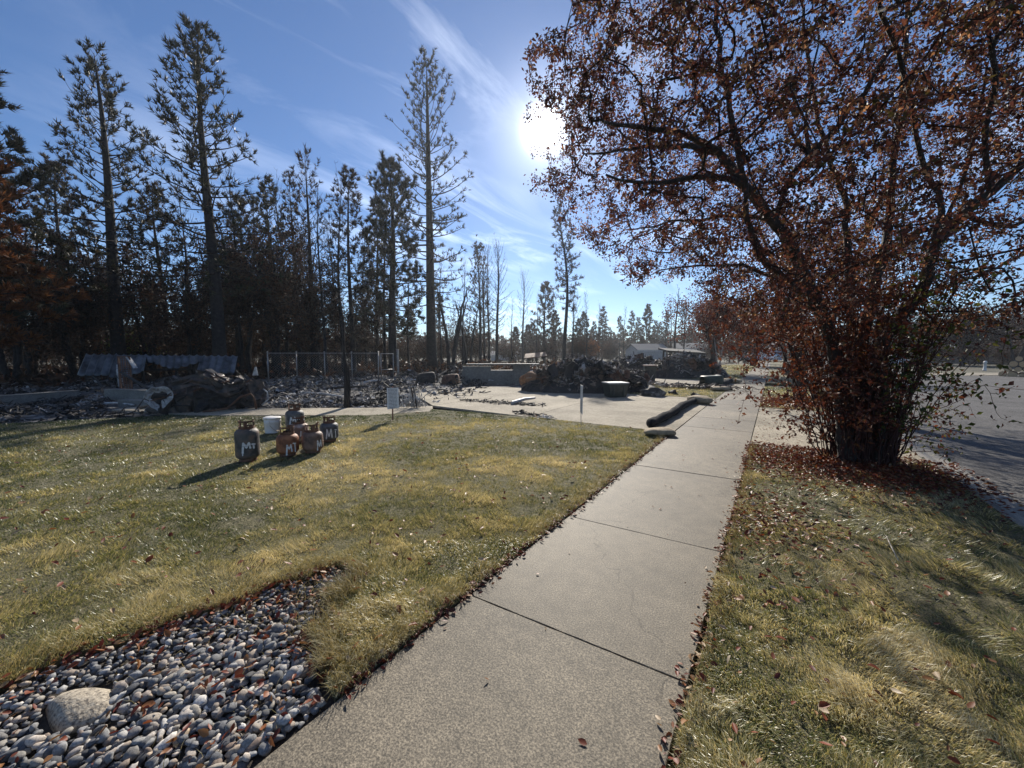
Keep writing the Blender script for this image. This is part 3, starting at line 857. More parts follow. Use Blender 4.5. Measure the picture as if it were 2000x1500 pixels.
def leaf_mesh2(name, C, D, N, L, W, tint, mat, fold=0.25):
    D = D / np.linalg.norm(D, axis=1, keepdims=True)
    S = np.cross(D, N); S /= np.maximum(np.linalg.norm(S, axis=1, keepdims=True), 1e-6)
    N = np.cross(S, D)
    L = L[:, None]; W = W[:, None]; n = len(C)
    V = np.zeros((n, 4, 3))
    V[:, 0] = C
    V[:, 1] = C + D * L * 0.42 - S * W * 0.5 + N * W * fold
    V[:, 2] = C + D * L
    V[:, 3] = C + D * L * 0.42 + S * W * 0.5 + N * W * fold
    i = np.arange(n)[:, None, None] * 4
    F = (i + np.array([[[0, 2, 1], [0, 3, 2]]])).reshape(-1, 3)
    return npmesh(name, V.reshape(-1, 3), [F], mat, np.repeat(tint, 4))

def unit(n, rg):
    v = rg.normal(0, 1, (n, 3))
    return v / np.linalg.norm(v, axis=1, keepdims=True)

# ------------------------------------------------------------------ gravel bed
icoV, icoF = ico(2)
icoV1, icoF1 = ico(1)
peb_shapes = []
for s in range(10):
    rg = np.random.default_rng(100 + s)
    V = icoV.copy()
    a = unit(3, rg)
    for k in range(3):
        V *= (1 + 0.20 * np.sin(V @ a[k] * (1.5 + k) + s))[:, None]
    V *= np.array([1.0 + 0.35 * rg.random(), 0.60 + 0.32 * rg.random(), 0.38 + 0.3 * rg.random()])
    peb_shapes.append(V)
boulder_c = G(150, 1380)
gx, gy = np.meshgrid(np.arange(-3.75, -1.6, 0.0275), np.arange(-1.6, 1.56, 0.0275))
rg = np.random.default_rng(3)
gx = gx.ravel() + rg.normal(0, .011, gx.size); gy = gy.ravel() + rg.normal(0, .011, gy.size)
inset = [(p[0] + (0.03 if p[0] < -2.5 else -0.03), p[1] - (0.04 if p[1] > 0 else 0)) for p in BED]
k = inside(gx, gy, inset) & (((gx - boulder_c.x) / 0.15) ** 2 + ((gy - boulder_c.y) / 0.12) ** 2 > 1)
# the point of the bed is choked with grass and leaves
k &= ~((gy > 1.0) & (rg.random(len(gx)) < 0.35))
gx, gy = gx[k], gy[k]
n = len(gx)
sz = 0.0135 + 0.0155 * rg.random(n) ** 1.7
gz = -0.030 + sz * 0.45 + 0.026 * rg.random(n)
ex = rg.normal(0, .32, n); ey = rg.normal(0, .32, n); ez = rg.random(n) * 6.28
u, v, d = proj(np.stack([gx, gy, gz], 1))
seen = (u > -10) & (u < 2010) & (v < 1510) & (d > .2)
dist = np.hypot(gx, gy)
order = np.argsort(np.where(seen, dist - sz * 12, 99))
single = set(order[:300].tolist())
shared = [npmesh('pebble', V, [icoF], m_peb, np.zeros(len(V)), True) for V in peb_shapes]
Vs = []; Fs = []; rs = []; base = 0
Mx = [np.array(Euler((ex[i], ey[i], ez[i])).to_matrix()) for i in range(n)]
rr = rg.random(n)
for i in range(n):
    if i in single:
        link('pebble', shared[i % 10], bed, (gx[i], gy[i], gz[i]), (ex[i], ey[i], ez[i]), (sz[i],) * 3)
    else:
        Vi = peb_shapes[i % 10] if seen[i] and dist[i] < 2.6 else None
        if Vi is None:
            Vi = icoV1 * np.array([1, .72, .48]); Fi = icoF1
        else:
            Fi = icoF
        Vs.append((Vi * sz[i]) @ Mx[i].T + np.array([gx[i], gy[i], gz[i]]))
        Fs.append(Fi + base); base += len(Vi); rs.append(np.full(len(Vi), rr[i]))
tag(link('loose_pebbles', npmesh('loose_pebbles', np.concatenate(Vs), [np.concatenate(Fs)], m_peb, np.concatenate(rs), True), bed), kind='stuff')

def rock(name, loc, size, mat, label, seed, rotz=0.0, sub=3, rough=0.16, cat='rock', group=None, flat=0.25, facets=9):
    V, F = ico(sub)
    V = V.copy()
    rg = np.random.default_rng(seed)
    A = unit(facets, rg)
    off = 0.55 + 0.35 * rg.random(facets)
    for a, o_ in zip(A, off):                      # plane cuts give facets
        t = V @ a - o_
        V -= np.where(t > 0, t * 0.75, 0)[:, None] * a[None]
    for kk in range(4):
        a = unit(1, rg)[0]
        V *= (1 + rough * 0.35 * np.sin(V @ a * (3 + 2.1 * kk) + rg.random() * 6))[:, None]
    V[:, 2] = np.maximum(V[:, 2], -flat)
    V *= np.array(size) / 2
    V[:, 2] -= V[:, 2].min()
    me = npmesh(name, V, [F], mat, np.zeros(len(V)), True)
    o = link(name, me, None, loc, (0, 0, rotz))
    return tag(o, label, cat, group)

rock('boulder', (boulder_c.x, boulder_c.y, -0.042), (0.34, 0.22, 0.125), m_rock, 'rounded speckled granite boulder resting among the grey pebbles', 6, rotz=R(200), rough=0.06, facets=4)

# ------------------------------------------------------------------ fallen leaves
def ground_leaves(name, X, Y, Z, label, seed, size=0.042, lift=0.5, tint=None, mat=m_litter):
    rg = np.random.default_rng(seed)
    n = len(X)
    a = rg.random(n) * 6.283
    D = np.stack([np.cos(a), np.sin(a), rg.normal(0, .22 * lift * 2, n)], 1)
    N = np.stack([rg.normal(0, .45 * lift * 2, n), rg.normal(0, .45 * lift * 2, n), np.ones(n)], 1)
    L = size * (0.55 + 0.8 * rg.random(n)); W = L * (0.5 + 0.35 * rg.random(n))
    t = rg.random(n) if tint is None else np.clip(tint(rg, n), 0, 1)
    me = leaf_mesh3(name, np.stack([X, Y, Z], 1), D, N, L, W, t, mat, rg) if n < 2000 else leaf_mesh(name, np.stack([X, Y, Z], 1), D, N, L, W, t, mat, 0.3, 0.15)
    return tag(link(name, me), label, 'leaves', kind='stuff')
rg = np.random.default_rng(55)
TB = G(1680, 900)                                    # foot of the big tree
# under the tree
n = 8000
q = np.stack([TB.x - 0.25 + rg.normal(0, .80, n), TB.y - 0.45 + rg.normal(0, .62, n)], 1)
k = (q[:, 0] > SW1 - .04) & (q[:, 0] < 2.25) & (q[:, 1] < 8.2)
q = q[k]
zz = np.where(q[:, 1] > 7.93, 0.003, 0.012 + 0.035 * rg.random(len(q)))
ground_leaves('leaf_litter', q[:, 0], q[:, 1], zz, 'deep red leaf litter heaped under the big tree', 61, 0.047, tint=lambda g, m: 0.1 + 0.55 * g.random(m) + 0.4 * g.random(m) ** 4)
# along the sidewalk edges
n = 850
yy = 0.95 + 7.2 * rg.random(n) ** 1.4
xx = SW0 - 0.015 + rg.normal(0, .028, n)
xx = np.where(xx > SW0 + .05, SW0, xx)
ground_leaves('sidewalk_left_leaves', xx, yy, 0.0 + 0.02 * rg.random(n), 'dark red leaves caught along the left sidewalk edge', 62, 0.036, tint=lambda g, m: 0.05 + 0.45 * g.random(m) + 0.4 * g.random(m) ** 5)
n = 950
yy = -0.5 + 8.3 * rg.random(n)
xx = SW1 + 0.005 + rg.normal(0, .030, n)
ground_leaves('sidewalk_right_leaves', xx, yy, 0.004 + 0.02 * rg.random(n), 'curled brown leaves along the right sidewalk edge', 63, 0.034, tint=lambda g, m: 0.25 + 0.7 * g.random(m))
X, Y, r = scatter_polar(1500, 1.6, 13, R(-97), R(4), 71, 1.3)
k = inside(X, Y, LAWN)
ground_leaves('lawn_leaves', X[k], Y[k], 0.025 + 0.02 * rg.random(k.sum()), 'scattered fallen leaves on the front lawn', 64, 0.048, tint=lambda g, m: 0.3 + 0.7 * g.random(m))
X, Y, r = scatter_polar(1500, 1.3, 8.5, R(-20), R(62), 72, 0.9)
k = inside(X, Y, STRIP)
ground_leaves('verge_leaves', X[k], Y[k], 0.03 + 0.02 * rg.random(k.sum()), 'scattered fallen leaves on the verge', 65, 0.040, tint=lambda g, m: 0.2 + 0.8 * g.random(m))
n = 700
q = np.stack([0.05 + rg.normal(0, .28, n), 4.3 + rg.normal(0, .55, n)], 1); k = inside(q[:, 0], q[:, 1], STRIP)
ground_leaves('verge_leaf_patch', q[k, 0], q[k, 1], 0.03 + 0.02 * rg.random(k.sum()), 'patch of brown leaves on the verge by the sidewalk', 66, 0.045)
n = 2300
X = -3.7 + 2.1 * rg.random(n); Y = -1.0 + 2.5 * rg.random(n)
k = inside(X, Y, inset) & (rg.random(n) < np.where(Y > 0.9, 1, 0.55) * np.where(X > -2.0, 1, .7)) & (((X - boulder_c.x) / 0.2) ** 2 + ((Y - boulder_c.y) / 0.17) ** 2 > 1)
ground_leaves('bed_leaves', X[k], Y[k], 0.008 + 0.02 * rg.random(k.sum()), 'red-brown leaves fallen among the pebbles', 67, 0.040, lift=0.9, tint=lambda g, m: 0.2 + 0.6 * g.random(m))
X = SW0 + .05 + 1.2 * rg.random(70); Y = 0.6 + 13 * rg.random(70) ** 1.3
ground_leaves('sidewalk_leaves', X, Y, np.full(70, .008), 'few small leaves lying on the sidewalk', 68, 0.03, tint=lambda g, m: 0.3 + 0.7 * g.random(m))
n = 2600
X = 0.6 + rg.normal(0, .75, n); Y = 15.2 + rg.normal(0, 1.0, n); k = (X > -.3) & (X < 2) & (Y > 13.3)
ground_leaves('far_leaf_litter', X[k], Y[k], 0.02 + 0.03 * rg.random(k.sum()), 'red leaf litter on the verge beyond the apron', 69, 0.08, tint=lambda g, m: 0.2 + 0.5 * g.random(m))
ie = rg.integers(1, len(BEDGE) - 1, 520); te = rg.random(520)
ex_ = np.array([BEDGE[i][0] + (BEDGE[i + 1][0] - BEDGE[i][0]) * t for i, t in zip(ie, te)]) + rg.normal(.03, .045, 520)
ey_ = np.array([BEDGE[i][1] + (BEDGE[i + 1][1] - BEDGE[i][1]) * t for i, t in zip(ie, te)]) + rg.normal(-.02, .045, 520)
ground_leaves('bed_edge_leaves', ex_, ey_, 0.006 + .02 * rg.random(520), 'brown leaves drifted along the edge of the gravel bed', 73, 0.042, lift=.8, tint=lambda g, m: 0.15 + 0.75 * g.random(m))
n = 420
X = SW1 + 2.2 * rg.random(n); Y = 7.95 + 5.5 * rg.random(n) ** 2
ground_leaves('apron_leaves', X, Y, np.full(n, .008), 'leaves blown on to the driveway apron', 70, 0.04, tint=lambda g, m: 0.2 + 0.6 * g.random(m))

mb = MB()
a = G(1730, 1045, 0.04); c = G(1755, 1095, 0.05); e = G(1742, 1070, 0.06)
mb.tube([tuple(a), tuple(e), tuple(c)], [0.004, 0.005, 0.003], 5)
o = mb.build('twig', m_paleb, smooth=True); tag(o, 'pale bare twig lying on the verge grass', 'twig')

# ================================================================== gas cylinders on the lawn
def stroke(mb, pts, r, ang0, w, seed, zoff=0.0):
    """spray stroke on the cylinder: pts in (metres round, height)"""
    rg = random.Random(seed)
    P_ = []
    for (a, b) in zip(pts[:-1], pts[1:]):
        m_ = max(2, int(math.hypot(b[0] - a[0], b[1] - a[1]) / 0.008))
        for j in range(m_): P_.append((a[0] + (b[0] - a[0]) * j / m_, a[1] + (b[1] - a[1]) * j / m_))
    P_.append(pts[-1])
    L = []
    for j, p in enumerate(P_):
        q0, q1 = P_[max(0, j - 1)], P_[min(len(P_) - 1, j + 1)]
        dx, dy = q1[0] - q0[0], q1[1] - q0[1]; l = math.hypot(dx, dy) or 1
        ww = w * (0.8 + 0.35 * rg.random()) * (0.55 if j in (0, len(P_) - 1) else 1) / 2
        row = []
        for t in (-1, 0, 1):
            uu, vv = p[0] - dy / l * ww * t, p[1] + dx / l * ww * t
            rad = r + 0.0022 + zoff
            row.append((rad * math.cos(ang0 + uu / r), rad * math.sin(ang0 + uu / r), vv))
        L.append(row)
    mb.grid(np.array(L))

def tank(loc, mat, label, H=0.455, strokes=(), seed=0, lean=(0, 0), tag_plate=False, collar_rot=0.0, rust_collar=m_rust, scale=1.0):
    t = thing('gas_cylinder', label, 'gas cylinder', (loc[0], loc[1], 0.012), 0, 'burnt gas cylinders on the lawn', rot=(lean[0], lean[1], 0))
    t.scale = (scale,) * 3
    r = 0.155
    zt = H - 0.115                                   # top of the dome
    prof = [(0.02, .028), (0.09, .030), (0.125, .042), (0.145, .062), (0.1535, .085), (r, .11), (r, zt * .55), (r, zt - .085), (0.1525, zt - .062), (0.142, zt - .038), (0.122, zt - .018), (0.095, zt - .006), (0.06, zt), (0.02, zt + .002)]
    bd = MB().lathe(prof, 40).build('body', mat, t, smooth=True)
    weld = MB().lathe([(r + .0005, zt * .5 - .006), (r + .0035, zt * .5), (r + .0005, zt * .5 + .006)], 40, close=False).build('weld_seam', mat, bd, smooth=True)
    MB().lathe([(0.112, 0.0), (0.116, 0.0), (0.112, .042), (0.108, .042), (0.112, 0.0)], 32, close=False).build('foot_ring', rust_collar, t)
    col = MB()
    rc, th = 0.098, 0.003
    def arc(a0, a1, z0, z1):
        m_ = max(2, int((a1 - a0) / R(9)))
        pts = np.array([[(rc * math.cos(a0 + (a1 - a0) * j / m_), rc * math.sin(a0 + (a1 - a0) * j / m_), z) for j in range(m_ + 1)] for z in (z0, z1)])
        col.grid(pts, thick=th)
    c0 = collar_rot
    z0, z1 = zt - 0.010, H
    arc(c0, c0 + R(300), z0, z0 + .042)
    for s in (0, 118, 236):
        arc(c0 + R(s), c0 + R(s + 26), z0 + .042, z1 - .024)
    arc(c0, c0 + R(262), z1 - .024, z1)
    col.build('collar', rust_collar, t)
    vb = MB().lathe([(.016, zt - .002), (.016, zt + .03), (.022, zt + .034), (.022, zt + .055), (.010, zt + .058), (.010, zt + .07), (.026, zt + .073), (.026, zt + .088), (.0, zt + .09)], 14)
    vb.tube([(0.0, 0, zt + .045), (0.04, 0.012, zt + .045)], .012, 8)
    vb.build('valve', m_valve, t, smooth=True)
    if strokes:
        sp_ = MB()
        a0 = math.atan2(-loc[1], -loc[0])
        for j, (w, pts) in enumerate(strokes):
            stroke(sp_, pts, r, a0, w, seed * 31 + j, 0.0003 * j)
        sp_.build('spray_paint', m_spray, t)
    return t

def Mletter(u, v, w, h):
    return [(u, v), (u + w * .08, v + h), (u + w * .45, v + h * .35), (u + w * .85, v + h), (u + w, v + h * .05)]
g_ = lambda px, py: G(px, py)
p = G(485, 900)
tank(p, m_tgrey, 'tallest scorched grey gas cylinder with a black collar, sprayed MT, leftmost on the lawn', 0.60,
     [(.028, [(-.064, .13), (-.060, .19), (-.050, .29), (-.015, .22), (.020, .288), (.034, .20)]), (.026, [(.046, .264), (.105, .252)]), (.026, [(.074, .256), (.080, .19)]), (.014, [(-.064, .135), (-.065, .10)])], 1, collar_rot=R(200))
p = G(563, 890)
tank(p, m_torange, 'rust-orange gas cylinder at the front of the cluster, sprayed MT with long drips', 0.455,
     [(.02, [(-.020, .05), (-.014, .12), (-.010, .19), (.018, .125), (.042, .19), (.050, .11), (.052, .085)]), (.018, [(.066, .205), (.125, .195)]), (.018, [(.100, .20), (.104, .10), (.104, .06)]), (.026, [(-.02, .055), (-.02, .03)]), (.024, [(.052, .09), (.052, .075)])], 2, collar_rot=R(250))
p = G(612, 884)
tank(p, m_tbrown, 'rusty brown gas cylinder right of the orange one, letter sprayed at its right side', 0.455,
     [(.020, [(.062, .04), (.068, .12), (.072, .20), (.098, .10), (.128, .20), (.134, .09)])], 3, collar_rot=R(215), lean=(0, R(-2)))
p = G(644, 862)
tank(p, m_tdark, 'dark grey gas cylinder at the right end of the cluster, sprayed M', 0.455,
     [(.022, [(-.055, .06), (-.045, .13), (-.038, .24), (-.008, .11), (.028, .24), (.036, .16), (.042, .08)]), (.022, [(.09, .22), (.14, .21)]), (.02, [(.105, .20), (.108, .07)])], 4, collar_rot=R(190))
p = G(585, 864)
tank(p, m_tpale, 'pale rusty gas cylinder with a whitened dome, hidden behind the orange one', 0.455,
     [(.02, [(.02, .12), (.03, .22)])], 5, collar_rot=R(230), rust_collar=m_rust)
p = G(577, 842)
tank(p, m_tdark, 'sooty grey gas cylinder rearmost in the cluster beside the path, sprayed M', 0.50,
     [(.024, [(-.085, .14), (-.072, .22), (-.060, .27), (-.035, .20), (.0, .27), (.012, .18)]), (.045, [(.055, .13), (.055, .25)]), (.012, [(.115, .08), (.120, .26)])], 6, collar_rot=R(205), scale=1.12)

# scorched bucket
p = G(533, 846)
bk = thing('bucket', 'scorched white plastic bucket standing behind the gas cylinders', 'bucket', (p.x, p.y, 0.012))
bb = MB().lathe([(0.0, 0), (.128, 0), (.131, .012), (.142, .19), (.146, .195), (.146, .215), (.150, .225), (.150, .245), (.146, .25), (.151, .29), (.157, .295), (.157, .31), (.151, .312), (.13, .322), (.06, .332), (.0, .334)], 36)
ob = bb.build('body', m_bucket, bk, smooth=True); jitter_mesh(ob.data, 0.012, 9, 3)
hb = MB().tube([(0.155 * math.cos(a), 0.155 * math.sin(a) * 0.9 - 0.02 * math.sin((a + .6) * 2), 0.235 - 0.19 * max(0, math.sin((a + 1.2) * 0.95))) for a in np.linspace(-1.2, 2.0, 18)], .004, 6)
hb.build('bail_handle', m_wire, bk, smooth=True)

# ================================================================== signs
p = G(768, 820)
sg = thing('notice_sign', 'white printed paper notice on a wooden stake at the lawn edge', 'sign', (p.x, p.y, 0.0), math.atan2(p.y, p.x) - math.pi / 2 + R(12))
MB().box((0, 0.014, 0.40), (0.030, 0.018, 0.82), (0, R(1.5), 0)).build('stake', m_stake, sg)
pts = np.array([[(-0.135 + .27 * i / 6, -0.016 - 0.010 * math.sin(i * 1.05 + j * .5), 0.27 + 0.51 * j / 6) for i in range(7)] for j in range(7)])
MB().grid(pts, thick=0.004).build('notice_board', m_print, sg)
p = G(1135, 836)
s2 = thing('yard_sign', 'white panel sign seen edge-on, on a thin wire stake before the driveway', 'sign', (p.x, p.y, 0.0), math.atan2(p.y, p.x) + R(8), rot=(R(0), R(1), math.atan2(p.y, p.x) + R(6)))
MB().box((0, 0, 0.62), (0.45, 0.006, 0.60)).build('panel', m_trim, s2)
MB().tube([(-.1, 0.006, -.02), (-.1, 0.006, .6)], .003, 6).tube([(.1, 0.006, -.02), (.1, 0.006, .6)], .003, 6).tube([(-.1, .006, .25), (.1, .006, .25)], .003, 6).build('wire_stake', m_fence, s2)

# ================================================================== sediment socks and sandbags
def sock(pts, rad, label, seed):
    rg = random.Random(seed)
    P_ = []
    pts = [Vector(q) for q in pts]
    m_ = 12
    for i in range(len(pts) - 1):
        p0, p1, p2, p3 = pts[max(0, i - 1)], pts[i], pts[i + 1], pts[min(len(pts) - 1, i + 2)]
        for j in range(m_):
            t = j / m_
            P_.append(0.5 * ((2 * p1) + (p2 - p0) * t + (2 * p0 - 5 * p1 + 4 * p2 - p3) * t * t + (3 * p1 - p0 - 3 * p2 + p3) * t ** 3))
    P_.append(pts[-1])
    N = len(P_)
    rad_ = [rad * (0.93 + 0.09 * math.sin(i * .55) + 0.05 * rg.random()) * min(1, 0.35 + 0.65 * min(i, N - 1 - i) / 2.0) for i in range(N)]
    mb = MB().tube([(q.x, q.y, q.z) for q in P_], rad_, 14)
    o = mb.build('sediment_sock', m_wattle, smooth=True)
    for v in o.data.vertices:
        if v.co.z < 0.004: v.co.z = 0.004
    jitter_mesh(o.data, 0.018, 7, seed)
    return tag(o, label, 'sediment sock', 'sediment socks across the driveways')

def sandbag(loc, size, rotz, label, seed):
    n1, n2 = 18, 12
    rg = random.Random(seed)
    pts = []
    for i in range(n1 + 1):
        a = -math.pi / 2 + math.pi * i / n1
        row = []
        for j in range(n2 * 2):
            b = 2 * math.pi * j / (n2 * 2)
            cx_ = math.copysign(abs(math.sin(a)) ** 0.85, math.sin(a)); ca = abs(math.cos(a)) ** 0.5
            cy_ = math.copysign(abs(math.cos(b)) ** 0.8, math.cos(b)); cz_ = math.copysign(abs(math.sin(b)) ** 0.8, math.sin(b))
            fold = 1 + 0.05 * math.sin(b * 7 + i * .9 + seed) * (abs(math.sin(a)) ** 2)
            row.append((cx_ * size[0] / 2, cy_ * ca * size[1] / 2 * fold, max(0.0, (cz_ * ca * 0.5 + 0.5)) * size[2]))
        row.append(row[0])
        pts.append(row)
    mb = MB().grid(np.array(pts))
    me = mb.mesh('sandbag', m_burlap, True)
    jitter_mesh(me, 0.03, 5, seed)
    o = link('sandbag', me, None, (loc[0], loc[1], 0.004), (0, 0, rotz))
    return tag(o, label, 'sandbag', 'tan sandbags holding down the sediment socks')
a = G(1268, 838); b_ = G(1290, 825); c_ = G(1330, 800); d_ = G(1365, 783); e_ = G(1352, 778)
zz = 0.10
sock([(a.x - .02, a.y + .1, zz), (b_.x, b_.y, zz), ((b_.x + c_.x) / 2 + .05, (b_.y + c_.y) / 2, zz), (c_.x, c_.y, zz), (d_.x, d_.y, zz), (d_.x - .3, d_.y + .55, zz + .04)], 0.098, 'long black sediment sock across the near driveway mouth', 4)
p = G(1288, 850); sandbag((p.x, p.y), (0.58, 0.36, 0.14), R(28), 'tan sandbag at the near end of the long black sock', 11)
p = G(1366, 790); sandbag((p.x - .05, p.y + .35), (0.85, 0.48, 0.24), R(-35), 'tan sandbag over the far end of the long black sock', 12)
a = G(1396, 760); b_ = G(1424, 749)
sock([(a.x - .1, a.y - .2, .12), ((a.x + b_.x) / 2, (a.y + b_.y) / 2, .12), (b_.x, b_.y, .13), (b_.x + .15, b_.y + .5, .14)], 0.135, 'shorter black sediment sock beside the far driveway', 7)
p = G(1407, 763); sandbag((p.x, p.y), (0.8, 0.42, 0.18), R(35), 'tan sandbag at the near end of the shorter sock', 13)
p = G(1428, 748); sandbag((p.x, p.y), (1.1, 0.45, 0.24), R(-30), 'tan sandbag at the far end of the shorter sock', 14)

# ================================================================== trees
class Skel:
    """branch skeleton: nodes with parents; new twigs join the nearest node"""
    def __init__(self, cap=90000):
        self.p = np.zeros((cap, 3)); self.par = np.full(cap, -1); self.rad = np.zeros(cap); self.len = np.zeros(cap); self.n = 0
        self.tips = []
    def node(self, pos, par, rad=0.0):
        i = self.n
        self.p[i] = pos; self.par[i] = par; self.rad[i] = rad
        self.len[i] = 0 if par < 0 else self.len[par] + np.linalg.norm(self.p[i] - self.p[par])
        self.n += 1
        return i
    def limb(self, pts, rads, par=-1, step=0.18, rg=None, wob=0.02):
        pts = [np.array(p, float) for p in pts]
        last = par
        for k in range(len(pts) - 1):
            L = np.linalg.norm(pts[k + 1] - pts[k]); m = max(1, int(L / step))
            p0 = pts[max(0, k - 1)]; p1 = pts[k]; p2 = pts[k + 1]; p3 = pts[min(len(pts) - 1, k + 2)]
            for j in range(m if k < len(pts) - 2 else m + 1):
                t = j / m
                q = 0.5 * ((2 * p1) + (p2 - p0) * t + (2 * p0 - 5 * p1 + 4 * p2 - p3) * t * t + (3 * p1 - p0 - 3 * p2 + p3) * t ** 3)
                if rg is not None: q = q + rg.normal(0, wob, 3) * min(1, rads[k] * 25)
                last = self.node(q, last, rads[k] + (rads[k + 1] - rads[k]) * t)
        return last
    def nearest(self, q, bias=0.0, lo=0):
        d = np.linalg.norm(self.p[lo:self.n] - q, axis=1) + bias * self.len[lo:self.n]
        return int(np.argmin(d)) + lo
    def attach(self, q, rg, step=0.14, up=0.15, bias=0.08, wob=0.02, lo=0):
        i = self.nearest(q, bias, lo)
        a = self.p[i].copy(); L = np.linalg.norm(q - a)
        if L < 0.05: return
        par = self.par[i]
        d0 = (a - self.p[par]) if par >= 0 else np.array([0, 0, 1.0])
        d0 = d0 / (np.linalg.norm(d0) + 1e-9)
        dirn = (q - a) / L
        c1 = a + (d0 * 0.45 + dirn * 0.75) * L * 0.4
        c2 = q - (dirn + np.array([0, 0, up])) * L * 0.3
        m = max(2, int(L / step))
        last = i
        ids = []
        for j in range(1, m + 1):
            t = j / m
            x = (1 - t) ** 3 * a + 3 * (1 - t) ** 2 * t * c1 + 3 * (1 - t) * t * t * c2 + t ** 3 * q
            x = x + rg.normal(0, wob, 3)
            last = self.node(x, last)
            ids.append(last)
        self.tips.append(ids)
    def radii(self, tip=0.0028, pw=2.35):
        acc = np.zeros(self.n); has = np.zeros(self.n, bool)
        for i in range(self.n - 1, -1, -1):
            if acc[i] == 0: acc[i] = tip ** pw
            if self.par[i] >= 0: acc[self.par[i]] += acc[i]
        r = acc ** (1 / pw)
        return np.maximum(r, self.rad[:self.n]), r
    def tubes(self, mb_thick, mb_thin, cut=0.03, tip=0.0028, sides=(9, 5, 3), maxr=None):
        rad, raw = self.radii(tip)
        if maxr is not None: rad = np.minimum(rad, np.where(self.rad[:self.n] > 0, 9, maxr))
        kids = [[] for _ in range(self.n)]
        for i in range(self.n):
            if self.par[i] >= 0: kids[self.par[i]].append(i)
        starts = [i for i in range(self.n) if self.par[i] < 0]
        stack = [(None, s) for s in starts]
        while stack:
            pre, s = stack.pop()
            chain = [] if pre is None else [pre]
            cur = s
            rr = []
            if pre is not None: rr.append(min(rad[pre], rad[s] * 1.25))
            while True:
                chain.append(cur); rr.append(rad[cur])
                ks = kids[cur]
                if not ks: break
                best = max(ks, key=lambda q: rad[q])
                for q in ks:
                    if q != best: stack.append((cur, q))
                cur = best
            if len(chain) < 2: continue
            big = max(rr)
            if big > cut:
                mb_thick.tube([self.p[c] for c in chain], rr, sides[0] if big > .07 else 6, cap=False)
            else:
                mb_thin.tube([self.p[c] for c in chain], rr, sides[1] if big > .012 else sides[2], cap=False)

def leaves_on(sk, rg, per, L, mat, tint, name, last=0.75, spread=0.06, keep=None, droop=0.35, wl=0.55, two=False):
    C = []
    for ids in sk.tips:
        m = len(ids)
        a = ids[int(m * (1 - last)):] or ids
        pick = rg.integers(0, len(a), per)
        pts = sk.p[[a[j] for j in pick]]
        C.append(pts)
    C = np.concatenate(C)
    n = len(C)
    C = C + rg.normal(0, spread, (n, 3))
    if keep is not None:
        k = keep(C); C = C[k]; n = len(C)
    D = unit(n, rg); D[:, 2] -= droop
    N = unit(n, rg)
    ln = L * (0.6 + 0.75 * rg.random(n))
    f_ = (lambda *a: leaf_mesh2(*a[:-1])) if two else leaf_mesh
    return f_(name, C, D, N, ln, ln * (wl * (0.75 + 0.5 * rg.random(n))), np.clip(tint(rg, n, C), 0, 1), mat, 0.22, -0.12)

def sub(a, b): return (a[0] - b[0], a[1] - b[1], a[2] - b[2])

